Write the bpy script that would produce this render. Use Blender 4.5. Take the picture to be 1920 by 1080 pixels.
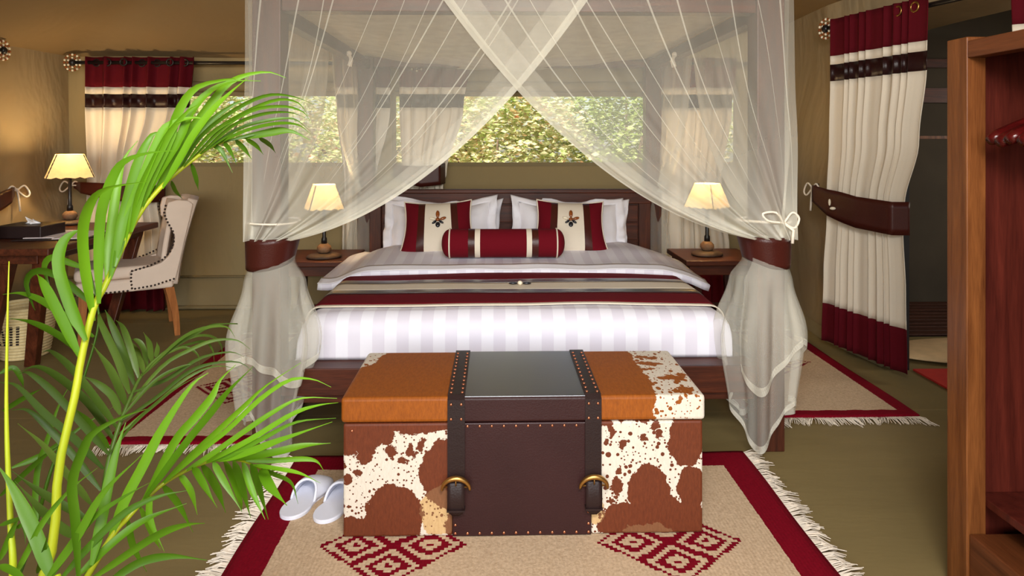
import bpy, bmesh, math, random
from mathutils import Vector, Matrix, noise as mnoise
random.seed(7)
R = math.radians
scene = bpy.context.scene
for o in list(bpy.data.objects): bpy.data.objects.remove(o)

# ------------------------------------------------------------------ camera
CAM_Z = 1.353; YAW = R(1.35); FPX = 1280.0; HZ = 262.0
cam_d = bpy.data.cameras.new('camera'); cam = bpy.data.objects.new('camera', cam_d)
scene.collection.objects.link(cam)
cam_d.sensor_width = 36; cam_d.lens = 24; cam_d.shift_y = -(540 - HZ) / 1920
cam.location = (0, 0, CAM_Z); cam.rotation_euler = (R(90), 0, -YAW)
cam_d.clip_start = 0.05
scene.camera = cam
# ------------------------------------------------------------------ world, sun, big lights, exposure
w = bpy.data.worlds.new('sky'); scene.world = w; w.use_nodes = True
wn = w.node_tree.nodes; wl = w.node_tree.links
sky = wn.new('ShaderNodeTexSky'); sky.sky_type = 'NISHITA'; sky.sun_disc = False
sky.sun_elevation = R(55); sky.sun_rotation = R(200)
wl.new(sky.outputs[0], wn['Background'].inputs[0]); wn['Background'].inputs[1].default_value = 0.22
sd = bpy.data.lights.new('sun', 'SUN'); sd.energy = 12; sd.angle = R(0.6); sd.color = (1, .95, .85)
so = bpy.data.objects.new('sun', sd); scene.collection.objects.link(so)
so.rotation_euler = (R(38), 0, R(-25))
def area(name, loc, tgt, sx, sy, power, col):
    d = bpy.data.lights.new(name, 'AREA'); d.shape = 'RECTANGLE'; d.size = sx; d.size_y = sy
    d.energy = power; d.color = col
    o = bpy.data.objects.new(name, d); scene.collection.objects.link(o); o.location = loc
    o.rotation_euler = (Vector(tgt) - Vector(loc)).to_track_quat('-Z', 'Y').to_euler()
    return o
area('front_opening_daylight', (-.9, -4.6, 2.1), (.1, 4, .9), 5.0, 2.6, 330, (1, .97, .92))
area('overhead_flash_fill', (.25, .05, 2.22), (.1, 3.9, .5), .9, .5, 78, (1, .97, .94))  # added area light above the camera: flash stand-in that brightens the bed top
area('dressing_room_fill', (5.3, 3.7, 1.6), (2.7, 3.9, 0), .9, .7, 26, (1, .93, .82))  # added fill for the dressing room rugs; no window is built there
scene.view_settings.view_transform = 'Standard'; scene.view_settings.look = 'None'
scene.view_settings.exposure = 0.0; scene.view_settings.gamma = 1.0
scene.view_settings.use_curve_mapping = False
scene.cycles.transparent_max_bounces = 40
scene.cycles.max_bounces = 8

# ------------------------------------------------------------------ helpers
def S(r, g, b):
    f = lambda c: (c / 255) / 12.92 if c / 255 <= .04045 else ((c / 255 + .055) / 1.055) ** 2.4
    return (f(r), f(g), f(b), 1)
SA, CA = math.sin(YAW), math.cos(YAW)
def at(px, py, d):
    """world point seen at a pixel of the 1920x1080 frame, d metres deep"""
    xc = (px - 960) / FPX * d
    return Vector((xc * CA + d * SA, d * CA - xc * SA, CAM_Z - (py - HZ) / FPX * d))

class NT:
    def __init__(s, name):
        s.m = bpy.data.materials.new(name); s.m.use_nodes = True
        s.n = s.m.node_tree.nodes; s.l = s.m.node_tree.links
        s.b = s.n['Principled BSDF']; s._tc = None
    def new(s, t): return s.n.new('ShaderNode' + t)
    def put(s, sock, v):
        if hasattr(v, 'is_output') or isinstance(v, bpy.types.NodeSocket): s.l.new(v, sock)
        else: sock.default_value = v
    def obj(s):
        if s._tc is None: s._tc = s.new('TexCoord')
        return s._tc.outputs['Object']
    def math(s, op, a, b=0.0, c=0.0, clamp=False):
        n = s.new('Math'); n.operation = op; n.use_clamp = clamp
        s.put(n.inputs[0], a); s.put(n.inputs[1], b); s.put(n.inputs[2], c); return n.outputs[0]
    def sep(s, v=None):
        n = s.new('SeparateXYZ'); s.l.new(v if v is not None else s.obj(), n.inputs[0]); return n.outputs
    def comb(s, x, y, z):
        n = s.new('CombineXYZ'); s.put(n.inputs[0], x); s.put(n.inputs[1], y); s.put(n.inputs[2], z); return n.outputs[0]
    def mapping(s, v, scale=(1, 1, 1), rot=(0, 0, 0), loc=(0, 0, 0)):
        n = s.new('Mapping'); s.l.new(v, n.inputs[0]); n.inputs['Scale'].default_value = scale
        n.inputs['Rotation'].default_value = rot; n.inputs['Location'].default_value = loc; return n.outputs[0]
    def noise(s, scale, detail=3, vec=None, rough=.5, dist=0):
        n = s.new('TexNoise'); n.inputs['Scale'].default_value = scale; n.inputs['Detail'].default_value = detail
        n.inputs['Roughness'].default_value = rough; n.inputs['Distortion'].default_value = dist
        s.l.new(vec if vec is not None else s.obj(), n.inputs['Vector']); return n.outputs[0]
    def voro(s, scale, vec=None, feature='F1', rnd=1):
        n = s.new('TexVoronoi'); n.feature = feature; n.inputs['Scale'].default_value = scale
        n.inputs['Randomness'].default_value = rnd
        s.l.new(vec if vec is not None else s.obj(), n.inputs['Vector']); return n
    def wave(s, scale, vec=None, dist=0, detail=2, dire='X', dscale=1):
        n = s.new('TexWave'); n.bands_direction = dire; n.inputs['Scale'].default_value = scale
        n.inputs['Distortion'].default_value = dist; n.inputs['Detail'].default_value = detail
        n.inputs['Detail Scale'].default_value = dscale
        s.l.new(vec if vec is not None else s.obj(), n.inputs['Vector']); return n.outputs['Fac']
    def ramp(s, f, stops, interp='LINEAR'):
        n = s.new('ValToRGB'); s.l.new(f, n.inputs[0]); n.color_ramp.interpolation = interp
        e = n.color_ramp.elements
        while len(e) < len(stops): e.new(.5)
        for el, (p, c) in zip(e, stops): el.position = p; el.color = c
        return n.outputs[0]
    def mix(s, f, a, b, mode='MIX'):
        n = s.new('Mix'); n.data_type = 'RGBA'; n.blend_type = mode
        s.put(n.inputs['Factor'], f); s.put(n.inputs['A'], a); s.put(n.inputs['B'], b); return n.outputs['Result']
    def bump(s, h, strength=.3, dist=.01, normal=None):
        n = s.new('Bump'); n.inputs['Strength'].default_value = strength; n.inputs['Distance'].default_value = dist
        s.l.new(h, n.inputs['Height'])
        if normal is not None: s.l.new(normal, n.inputs['Normal'])
        return n.outputs[0]
    def fin(s, col=None, rough=.7, normal=None, spec=None, **kw):
        if col is not None: s.put(s.b.inputs['Base Color'], col)
        s.put(s.b.inputs['Roughness'], rough)
        if normal is not None: s.l.new(normal, s.b.inputs['Normal'])
        if spec is not None: s.b.inputs['Specular IOR Level'].default_value = spec
        for k, v in kw.items(): s.put(s.b.inputs[k.replace('_', ' ')], v)
        return s.m

M = {}
def plain(name, c, rough=.6, var=.12, nscale=12, bump=0, bscale=80, **kw):
    t = NT(name); n = t.noise(nscale)
    c2 = tuple(x * (1 - var) for x in c[:3]) + (1,); c1 = tuple(min(1, x * (1 + var)) for x in c[:3]) + (1,)
    col = t.ramp(n, [(.3, c2), (.7, c1)])
    nr = t.bump(t.noise(bscale, 4), bump, .004) if bump else None
    M[name] = t.fin(col, rough, nr, **kw); return M[name]
def canvas(name, c, wr=.5, sc=2.2):
    t = NT(name)
    v = t.mapping(t.obj(), (1, 1, .45), (0, R(14), R(8)))
    folds = t.noise(sc, 4, v, .55, .6)
    weave = t.noise(240, 2)
    col = t.mix(t.math('MULTIPLY', t.noise(.9, 4), .55), c, tuple(x * .78 for x in c[:3]) + (1,))
    nr = t.bump(folds, wr, .06); nr = t.bump(weave, .12, .002, nr)
    M[name] = t.fin(col, .85, nr, .2); return M[name]
def fabric(name, c, bump=.25, rough=.9, scale=420, sheen=.0):
    t = NT(name)
    h = t.noise(scale, 2); col = t.mix(t.math('MULTIPLY', h, .5), c, tuple(x * .72 for x in c[:3]) + (1,))
    M[name] = t.fin(col, rough, t.bump(h, bump, .002), .2); return M[name]
def wood(name, c1, c2, axis='X', rough=.42, scale=6):
    t = NT(name)
    sc = {'X': (.35, 5, 5), 'Y': (5, .35, 5), 'Z': (5, 5, .35)}[axis]
    v = t.mapping(t.obj(), sc)
    g = t.noise(scale, 6, v, .6, .8); g2 = t.noise(scale * 9, 3, v, .5, .2)
    f = t.math('ADD', t.math('MULTIPLY', g, .75), t.math('MULTIPLY', g2, .25))
    col = t.ramp(f, [(.3, c1), (.52, tuple((a + b) / 2 for a, b in zip(c1, c2))), (.7, c2)])
    M[name] = t.fin(col, rough, t.bump(g2, .12, .003), .28); return M[name]
def leather(name, c, rough=.42):
    t = NT(name)
    v = t.voro(170); n = t.noise(5, 4)
    col = t.mix(n, tuple(x * .7 for x in c[:3]) + (1,), tuple(x * 1.25 for x in c[:3]) + (1,))
    M[name] = t.fin(col, rough, t.bump(v.outputs['Distance'], .05 if name == 'leather_sky_sheen' else .18, .002), .3)
    if name == 'leather_sky_sheen': t.b.inputs['Coat Weight'].default_value = 1; t.b.inputs['Coat Roughness'].default_value = .33; t.b.inputs['Coat IOR'].default_value = 2.1; t.b.inputs['Specular Tint'].default_value = (.72, .85, 1, 1); t.b.inputs['Specular IOR Level'].default_value = .9  # bluish sky reflection put into the specular tint
    return M[name]

MAROON = S(106, 4, 22); CREAM = S(232, 220, 200)
canvas('canvas_wall', S(158, 138, 98)); canvas('canvas_ceiling', S(152, 128, 92), .35, 1.4)
canvas('canvas_side', S(160, 140, 106), 1.0, 1.7)
canvas('canvas_flap', S(142, 126, 92), .5)
fabric('maroon_cloth', MAROON); fabric('maroon_curtain', S(88, 4, 18)); fabric('cream_cloth', CREAM, .15); fabric('white_cotton', S(246, 244, 250), .1, .8)
fabric('maroon_wool', S(118, 4, 22), .8, .95, 140)
leather('leather_strap', S(68, 26, 19), .36); leather('leather_dark', S(50, 25, 25), .42); leather('leather_band', S(40, 15, 15), .36)
leather('leather_black', S(40, 26, 25), .4)
leather('leather_sky_sheen', S(44, 32, 36), .36)
wood('bed_wood_x', S(40, 16, 8), S(98, 46, 24), 'X'); wood('bed_wood_y', S(40, 16, 8), S(90, 42, 22), 'Y')
wood('bed_wood_z', S(42, 18, 11), S(92, 46, 27), 'Z')
wood('desk_wood', S(46, 20, 12), S(104, 52, 30), 'Y', .35); wood('desk_wood_z', S(46, 20, 12), S(110, 56, 34), 'Z', .35)
wood('wardrobe_wood', S(74, 36, 13), S(130, 78, 38), 'Z', .4, 5); wood('wardrobe_wood_y', S(66, 32, 14), S(112, 62, 32), 'Y', .4, 5)
wood('wardrobe_inner', S(48, 14, 10), S(92, 36, 26), 'Z', .35, 4)
wood('chair_leg_wood', S(128, 74, 34), S(190, 122, 66), 'Z', .35)
wood('hanger_wood', S(44, 6, 6), S(80, 15, 13), 'X', .18)
wood('deck_wood', S(40, 20, 14), S(96, 56, 40), 'X', .5)
plain('black_metal', S(26, 22, 22), .35); plain('brass', S(190, 148, 84), .38, Metallic=1.0); plain('copper', S(206, 130, 96), .35, Metallic=.9)
plain('stone', S(130, 96, 66), .7, .3, 30, .4); plain('base_wood', S(70, 52, 38), .6, .3, 20, .4)
plain('nail', S(52, 38, 32), .35, Metallic=.6)
plain('linen', S(224, 204, 186), .9, .05, 6, .3, 500)
plain('slipper_white', S(232, 234, 246), .95, .03, 8, .35, 600)
plain('shell', S(240, 226, 200), .3, .2, 40); plain('bead_brown', S(140, 74, 30), .2, .2, 60); plain('bead_black', S(24, 26, 34), .15)
plain('cord', S(240, 228, 210), .9, .05, 30, .3, 300)
plain('paper', S(246, 236, 238), .8, .03); plain('tissue', S(250, 246, 246), .9, .02)
plain('pot_clay', S(150, 80, 50), .8, .15, 10, .3); plain('soil', S(60, 42, 28), .95, .3, 40, .6)
plain('frame_white', S(214, 222, 230), .5, .03); plain('screen_dark', S(30, 34, 44), .2)
plain('bark', S(120, 100, 80), .9, .25, 12, .6, 40)
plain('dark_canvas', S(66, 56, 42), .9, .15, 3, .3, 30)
plain('ground_soil', S(170, 140, 96), .95, .2, 2, .4, 12)
plain('mat_cream', S(226, 190, 140), .95, .1, 10, .6, 160)
plain('rug_orange', S(190, 40, 22), .95, .12, 10, .6, 160)

def mk_floor():
    t = NT('floor_canvas'); s = t.sep()
    c = t.mix(t.noise(1.6, 5), S(118, 103, 66), S(136, 118, 76))
    c = t.mix(t.math('MULTIPLY', t.math('GREATER_THAN', t.noise(6, 6, t.mapping(t.obj(), (1, 3, 1)), .7, 1.2), .68), .25), c, S(88, 76, 50))
    fy = t.math('FRACT', t.math('DIVIDE', t.math('ADD', s[1], .93), 1.72))
    seam = t.math('LESS_THAN', t.math('ABSOLUTE', t.math('SUBTRACT', fy, .5)), .0016)
    c = t.mix(t.math('MULTIPLY', seam, .5), c, S(170, 150, 104))
    n = t.bump(t.noise(3, 5, t.mapping(t.obj(), (.6, 2.2, 1))), .25, .02); n = t.bump(t.noise(300, 2), .1, .001, n)
    M['floor'] = t.fin(c, .5, n, .35)
mk_floor()
def mk_net(name, alpha, c=S(250, 247, 232)):
    t = NT(name); n = t.n; n.remove(t.b)
    tr = t.new('BsdfTransparent'); df = t.new('BsdfDiffuse'); tl = t.new('BsdfTranslucent')
    df.inputs[0].default_value = c; tl.inputs[0].default_value = c
    m1 = t.new('MixShader'); m1.inputs[0].default_value = .3; t.l.new(df.outputs[0], m1.inputs[1]); t.l.new(tl.outputs[0], m1.inputs[2])
    m2 = t.new('MixShader'); t.l.new(tr.outputs[0], m2.inputs[1]); t.l.new(m1.outputs[0], m2.inputs[2])
    a = t.math('MULTIPLY_ADD', t.noise(7, 3, t.mapping(t.obj(), (1.5, 1.5, .2))), alpha * .5, alpha * .75)
    at_ = t.new('Attribute'); at_.attribute_name = 'gather'
    a = t.math('MINIMUM', t.math('MULTIPLY', a, t.math('ADD', at_.outputs['Fac'], 1.0)), .86)
    t.l.new(a, m2.inputs[0]); t.l.new(m2.outputs[0], n['Material Output'].inputs[0]); M[name] = t.m
mk_net('net', .17); mk_net('net_hem', .46); mk_net('net_pleat', .34); mk_net('net_skirt', .24); mk_net('net_side', .30); mk_net('net_roof', .55)
mk_net('window_screen', .16, S(120, 116, 100))
def mk_duvet():
    t = NT('duvet_stripe'); s = t.sep()
    f = t.math('FRACT', t.math('DIVIDE', t.math('ADD', s[0], 10.0), .108))
    st = t.math('GREATER_THAN', f, .5)
    c = t.mix(st, S(238, 237, 246), S(226, 222, 234))
    M['duvet'] = t.fin(c, t.math('MULTIPLY_ADD', st, -.2, .75), t.bump(t.noise(5, 4, t.mapping(t.obj(), (1, .5, 1))), .25, .02), .4)
mk_duvet()
def mk_shade():
    t = NT('lamp_hide'); c = t.mix(t.noise(14, 5, None, .7), S(255, 232, 168), S(236, 190, 112))
    b = t.b; t.put(b.inputs['Base Color'], c); b.inputs['Roughness'].default_value = .7
    t.put(b.inputs['Emission Color'], c); b.inputs['Emission Strength'].default_value = .42
    tl = t.new('BsdfTranslucent'); t.put(tl.inputs[0], c); mx = t.new('MixShader'); mx.inputs[0].default_value = .12
    t.l.new(b.outputs[0], mx.inputs[1]); t.l.new(tl.outputs[0], mx.inputs[2])
    t.l.new(mx.outputs[0], t.n['Material Output'].inputs[0]); M['lamp_hide'] = t.m
mk_shade()
def mk_leaf(name, c1, c2, tr=.35):
    t = NT(name)
    c = t.mix(t.noise(7, 4), c1, c2)
    inf = t.new('ObjectInfo')
    c = t.mix(t.math('MULTIPLY', inf.outputs['Random'], .75), c, tuple(x * .5 for x in c1[:3]) + (1,))
    vein = t.noise(60, 2, t.mapping(t.obj(), (1, 1, .15)))
    b = t.b; t.put(b.inputs['Base Color'], c); b.inputs['Roughness'].default_value = .42; b.inputs['Specular IOR Level'].default_value = .35
    t.l.new(t.bump(vein, .15, .003), b.inputs['Normal'])
    tl = t.new('BsdfTranslucent'); t.put(tl.inputs[0], c); mx = t.new('MixShader'); mx.inputs[0].default_value = tr
    t.l.new(b.outputs[0], mx.inputs[1]); t.l.new(tl.outputs[0], mx.inputs[2])
    t.l.new(mx.outputs[0], t.n['Material Output'].inputs[0]); M[name] = t.m
mk_leaf('leaf_bright', S(92, 148, 14), S(126, 176, 34)); mk_leaf('leaf_mid', S(72, 118, 12), S(104, 148, 28))
mk_leaf('leaf_old', S(68, 102, 26), S(112, 136, 56)); mk_leaf('stem_yellow', S(182, 184, 30), S(136, 164, 32), .1)
def mk_foliage(name, cols):
    t = NT(name); n = t.noise(9, 6, None, .75); c = t.ramp(n, cols)
    b = t.b; t.put(b.inputs['Base Color'], c); b.inputs['Roughness'].default_value = .6
    tl = t.new('BsdfTranslucent'); t.put(tl.inputs[0], c); mx = t.new('MixShader'); mx.inputs[0].default_value = .45
    t.l.new(b.outputs[0], mx.inputs[1]); t.l.new(tl.outputs[0], mx.inputs[2])
    t.l.new(mx.outputs[0], t.n['Material Output'].inputs[0]); M[name] = t.m
mk_foliage('foliage_dry', [(.32, S(96, 124, 52)), (.43, S(186, 204, 112)), (.54, S(246, 240, 200)), (.66, S(232, 150, 96))])
mk_foliage('foliage_green', [(.32, S(78, 108, 46)), (.5, S(170, 190, 100)), (.66, S(240, 236, 190))])

def mk_rug(name, cx, hw, hh, band, diamonds, long_axis='X'):
    """woven rug: border band, cream field, stepped diamond motifs; hw, hh half sizes"""
    t = NT(name); s = t.sep()
    q = .012
    qx = t.math('MULTIPLY', t.math('FLOOR', t.math('DIVIDE', s[0], q)), q); qy = t.math('MULTIPLY', t.math('FLOOR', t.math('DIVIDE', s[1], q)), q)
    ax = t.math('ABSOLUTE', s[0]); ay = t.math('ABSOLUTE', s[1])
    edge = t.math('MINIMUM', t.math('SUBTRACT', hw, ax), t.math('SUBTRACT', hh, ay))
    border = t.math('LESS_THAN', t.math('ADD', edge, t.math('MULTIPLY', t.noise(90, 2), .008)), band)
    mot = None
    for dx, dy, a, b in diamonds:
        X = t.math('DIVIDE', t.math('SUBTRACT', qx, dx), a); Y = t.math('DIVIDE', t.math('SUBTRACT', qy, dy), b)
        u = t.math('ADD', X, Y); v = t.math('SUBTRACT', X, Y)
        inside = t.math('LESS_THAN', t.math('MAXIMUM', t.math('ABSOLUTE', u), t.math('ABSOLUTE', v)), 1.0)
        cu = t.math('ABSOLUTE', t.math('SUBTRACT', t.math('MULTIPLY', t.math('ABSOLUTE', u), 2.0), 1.0))
        cv = t.math('ABSOLUTE', t.math('SUBTRACT', t.math('MULTIPLY', t.math('ABSOLUTE', v), 2.0), 1.0))
        m = t.math('MAXIMUM', cu, cv)
        r1 = t.math('GREATER_THAN', m, .84)
        r2 = t.math('MAXIMUM', t.math('MULTIPLY', t.math('LESS_THAN', m, .60), t.math('GREATER_THAN', m, .36)), t.math('LESS_THAN', m, .12))
        z = t.math('MULTIPLY', inside, t.math('MAXIMUM', r1, r2))
        mot = z if mot is None else t.math('MAXIMUM', mot, z)
    nf = t.noise(95, 4, None, .7)
    cream = t.mix(nf, S(146, 116, 86), S(240, 214, 180)); red = t.mix(nf, S(92, 0, 16), S(142, 10, 34))
    c = t.mix(mot, cream, red); c = t.mix(border, c, red)
    rows = t.wave(26, None, 1.2, 2, 'X' if long_axis == 'X' else 'Y', 6)
    n = t.bump(rows, .25, .003); n = t.bump(nf, .6, .004, n)
    M[name] = t.fin(c, .95, n, .1)

def mk_hide(name, kind):
    t = NT(name); s = t.sep()
    n1 = t.math('SUBTRACT', t.noise(26, 5, None, .65), .5); n2 = t.math('SUBTRACT', t.noise(26, 5, t.mapping(t.obj(), loc=(3, 7, 2)), .65), .5)
    x = t.math('ADD', s[0], t.math('MULTIPLY', n1, .065)); z = t.math('ADD', s[2], t.math('MULTIPLY', n2, .065)); y = t.math('ADD', s[1], t.math('MULTIPLY', n2, .10))
    def ell(cx, cz, rx, rz, zz=z):
        a = t.math('DIVIDE', t.math('SUBTRACT', x, cx), rx); b = t.math('DIVIDE', t.math('SUBTRACT', zz, cz), rz)
        return t.math('SUBTRACT', t.math('SQRT', t.math('ADD', t.math('MULTIPLY', a, a), t.math('MULTIPLY', b, b))), 1.0)
    def px(cx, cy, rx, ry, right=False):
        return ell((cx - 983.5) * .00179, ((1010 if right else 1022) - cy) * .00179, rx * .00179, ry * .00179)
    d = None
    if kind == 'body':
        bl = [(670, 815, 58, 48), (775, 795, 110, 36), (685, 845, 22, 40), (852, 905, 66, 66), (738, 985, 56, 60), (668, 1006, 56, 22), (715, 1020, 70, 18), (855, 1000, 22, 26),
              (728, 838, 11, 13), (771, 860, 7, 13), (790, 852, 8, 12), (735, 860, 10, 9), (755, 878, 9, 9), (671, 902, 9, 8), (650, 915, 9, 9), (655, 860, 10, 12), (640, 890, 9, 10)]
        br = [(1293, 830, 36, 58), (1218, 928, 40, 50), (1268, 985, 76, 36), (1168, 990, 46, 36), (1302, 925, 30, 38), (1200, 790, 40, 10), (1230, 960, 40, 40),
              (1135, 797, 16, 12), (1149, 816, 9, 12), (1167, 841, 8, 9), (1157, 920, 10, 16), (1163, 892, 6, 7), (1229, 807, 10, 9), (1240, 822, 8, 7), (1209, 831, 6, 6), (1147, 948, 6, 6), (1139, 833, 6, 7)]
        el = [px(*b) for b in bl] + [px(*b, True) for b in br]
    else:
        el = [ell(-.20, -.16, .52, .36, y), ell(-.14, .1, .42, .4, y), ell(.28, 0.0, .175, .60, y)]
        el += [ell(a, b, c, e, y) for a, b, c, e in [(.50, .15, .045, .022), (.49, .08, .06, .018), (.54, -.08, .05, .03), (.56, -.20, .028, .03), (.52, -.215, .02, .02), (.47, .02, .035, .015), (.59, -.05, .02, .014)]]
        el.append(t.math('MULTIPLY', ell(.53, .445, .016, .01), 1.0))
    for e in el: d = e if d is None else t.math('MINIMUM', d, e)
    brown = t.math('LESS_THAN', d, 0.0)
    vo = t.voro(75, t.mapping(t.obj(), (1, .6, 1)))
    sp = t.math('LESS_THAN', t.math('ADD', vo.outputs['Distance'], t.math('MULTIPLY', d, .10)), t.math('MULTIPLY', t.noise(16, 3), .52))
    brown = t.math('MAXIMUM', brown, t.math('MULTIPLY', sp, t.math('LESS_THAN', d, .9)))
    vo2 = t.voro(34, t.mapping(t.obj(), (1, .6, 1), loc=(.3, .1, .7)))
    sp2 = t.math('LESS_THAN', t.math('ADD', vo2.outputs['Distance'], t.math('MULTIPLY', t.noise(60, 3), .16)), t.math('MULTIPLY_ADD', t.noise(7, 3), .85, -.13))
    brown = t.math('MAXIMUM', brown, sp2)
    fib = t.noise(70, 4, t.mapping(t.obj(), (2, .6, .6)), .7)
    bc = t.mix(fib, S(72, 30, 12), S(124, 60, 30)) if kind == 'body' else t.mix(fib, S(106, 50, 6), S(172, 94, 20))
    wc = t.mix(fib, S(200, 188, 168), S(230, 222, 208))
    c = t.mix(brown, wc, bc)
    if kind == 'body':
        tan = t.math('MINIMUM', px(822, 975, 34, 46), px(1215, 1003, 46, 13, True)); tan = t.math('MINIMUM', tan, px(1112, 960, 22, 30, True))
        c = t.mix(t.math('MULTIPLY', t.math('LESS_THAN', tan, 0.0), t.math('SUBTRACT', 1.0, t.math('MULTIPLY', brown, .85))), c, t.mix(fib, S(176, 138, 88), S(222, 190, 140)))
    M[name] = t.fin(c, .55, t.bump(fib, .35, .003), .3)
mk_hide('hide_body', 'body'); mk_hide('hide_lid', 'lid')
def mk_basket():
    t = NT('basket_coil'); s = t.sep()
    ang = t.math('ARCTAN2', s[1], s[0])
    dk = None
    for a0 in (-1.95, -1.72, -1.42, -1.20):
        k = t.math('LESS_THAN', t.math('ABSOLUTE', t.math('ADD', t.math('SUBTRACT', ang, a0), t.math('MULTIPLY', t.math('SUBTRACT', s[2], .16), .9 if a0 < -1.5 else -.3))), .055)
        dk = k if dk is None else t.math('MAXIMUM', dk, k)
    band = t.math('MULTIPLY', t.math('GREATER_THAN', s[2], .10), t.math('LESS_THAN', s[2], .22))
    dash = t.math('GREATER_THAN', t.math('FRACT', t.math('MULTIPLY', s[2], 62)), .3)
    dk = t.math('MULTIPLY', t.math('MULTIPLY', dk, band), dash)
    c = t.mix(dk, t.mix(t.noise(60, 3), S(206, 180, 124), S(240, 222, 172)), S(40, 26, 22))
    M['basket'] = t.fin(c, .8, t.bump(t.noise(160, 3), .4, .003))
mk_basket()

class MB:
    def __init__(s): s.v = []; s.f = []; s.mi = []
    def add(s, vs, fs, mi=0):
        b = len(s.v); s.v += [tuple(v) for v in vs]; s.f += [tuple(b + i for i in f) for f in fs]; s.mi += [mi] * len(fs); return s
    def box(s, x0, x1, y0, y1, z0, z1, mi=0):
        return s.add([(x0, y0, z0), (x1, y0, z0), (x1, y1, z0), (x0, y1, z0), (x0, y0, z1), (x1, y0, z1), (x1, y1, z1), (x0, y1, z1)],
                     [(0, 3, 2, 1), (4, 5, 6, 7), (0, 1, 5, 4), (1, 2, 6, 5), (2, 3, 7, 6), (3, 0, 4, 7)], mi)
    def bar(s, a, b, wx, wy):
        """tapering square bar from a to b; wx, wy = (start, end) widths along X and Y"""
        vs = []
        for p, i in ((a, 0), (b, 1)):
            for sx, sy in ((-1, -1), (1, -1), (1, 1), (-1, 1)): vs.append((p[0] + sx * wx[i] / 2, p[1] + sy * wy[i] / 2, p[2]))
        return s.add(vs, [(0, 3, 2, 1), (4, 5, 6, 7), (0, 1, 5, 4), (1, 2, 6, 5), (2, 3, 7, 6), (3, 0, 4, 7)])
    def tube(s, pts, r, n=8, closed=False):
        pts = [Vector(p) for p in pts]; k = len(pts); rr = r if isinstance(r, (list, tuple)) else [r] * k
        vs = []; up = None
        for i, p in enumerate(pts):
            a = pts[i - 1] if (i or closed) else p; b = pts[(i + 1) % k] if (i < k - 1 or closed) else p
            t = (b - a).normalized()
            if up is None: up = t.orthogonal().normalized()
            else: up = (up - t * up.dot(t)); up = up.normalized() if up.length > 1e-6 else t.orthogonal().normalized()
            sd = t.cross(up)
            for j in range(n):
                a2 = 2 * math.pi * j / n; vs.append(p + (up * math.cos(a2) + sd * math.sin(a2)) * rr[i])
        fs = []
        for i in range(k if closed else k - 1):
            for j in range(n):
                a, b = i * n + j, i * n + (j + 1) % n; c, d = ((i + 1) % k) * n + (j + 1) % n, ((i + 1) % k) * n + j
                fs.append((a, b, c, d))
        if not closed: fs += [tuple(range(n - 1, -1, -1)), tuple((k - 1) * n + j for j in range(n))]
        return s.add(vs, fs)
    def lathe(s, prof, n=24, c=(0, 0, 0), sx=1, sy=1):
        vs = []; fs = []
        for r, z in prof:
            for j in range(n):
                a = 2 * math.pi * j / n; vs.append((c[0] + r * math.cos(a) * sx, c[1] + r * math.sin(a) * sy, c[2] + z))
        for i in range(len(prof) - 1):
            for j in range(n): fs.append((i * n + j, i * n + (j + 1) % n, (i + 1) * n + (j + 1) % n, (i + 1) * n + j))
        fs += [tuple(range(n - 1, -1, -1)), tuple((len(prof) - 1) * n + j for j in range(n))]
        return s.add(vs, fs)
    def grid(s, fn, nu, nv, mi=None, closed_u=False):
        vs = []; fs = []; ms = []
        for j in range(nv + 1):
            for i in range(nu + (0 if closed_u else 1)): vs.append(fn(i / nu, j / nv))
        W = nu if closed_u else nu + 1
        b = len(s.v); s.v += [tuple(v) for v in vs]
        for j in range(nv):
            for i in range(nu):
                s.f.append((b + j * W + i, b + j * W + (i + 1) % W, b + (j + 1) * W + (i + 1) % W, b + (j + 1) * W + i))
                s.mi.append(mi((i + .5) / nu, (j + .5) / nv) if mi else 0)
        return s
    def ball(s, c, r, n=8, m=6):
        r = r if isinstance(r, (list, tuple)) else (r, r, r); vs = []
        for i in range(1, m):
            th = math.pi * i / m
            for j in range(n):
                a = 2 * math.pi * j / n; vs.append((c[0] + r[0] * math.sin(th) * math.cos(a), c[1] + r[1] * math.sin(th) * math.sin(a), c[2] + r[2] * math.cos(th)))
        top = len(vs); vs += [(c[0], c[1], c[2] + r[2]), (c[0], c[1], c[2] - r[2])]; fs = []
        for i in range(m - 2):
            for j in range(n): fs.append((i * n + j, (i + 1) * n + j, (i + 1) * n + (j + 1) % n, i * n + (j + 1) % n))
        for j in range(n):
            fs.append((top, j, (j + 1) % n)); fs.append((top + 1, (m - 2) * n + (j + 1) % n, (m - 2) * n + j))
        return s.add(vs, fs)
    def prism(s, prof, y0, y1):
        """outline in X-Z pushed along Y"""
        n = len(prof); vs = [(x, y0, z) for x, z in prof] + [(x, y1, z) for x, z in prof]
        return s.add(vs, [tuple(range(n)), tuple(range(2 * n - 1, n - 1, -1))] + [(i, i + n, (i + 1) % n + n, (i + 1) % n) for i in range(n)])
    def build(s, name, mats, parent=None, smooth=False, bevel=0, seg=2, subs=0, solid=0, origin=None, kind=None):
        me = bpy.data.meshes.new(name)
        if parent is not None:
            off = Vector(parent.get('_w', (0, 0, 0)))
        else:
            if origin is None:
                xs = [v[0] for v in s.v]; ys = [v[1] for v in s.v]; zs = [v[2] for v in s.v]
                origin = ((min(xs) + max(xs)) / 2, (min(ys) + max(ys)) / 2, min(zs))
            off = Vector(origin)
        me.from_pydata([(v[0] - off[0], v[1] - off[1], v[2] - off[2]) for v in s.v], [], s.f); me.update()
        for m in (mats if isinstance(mats, (list, tuple)) else [mats]): me.materials.append(M[m])
        if any(s.mi):
            me.polygons.foreach_set('material_index', s.mi)
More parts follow.
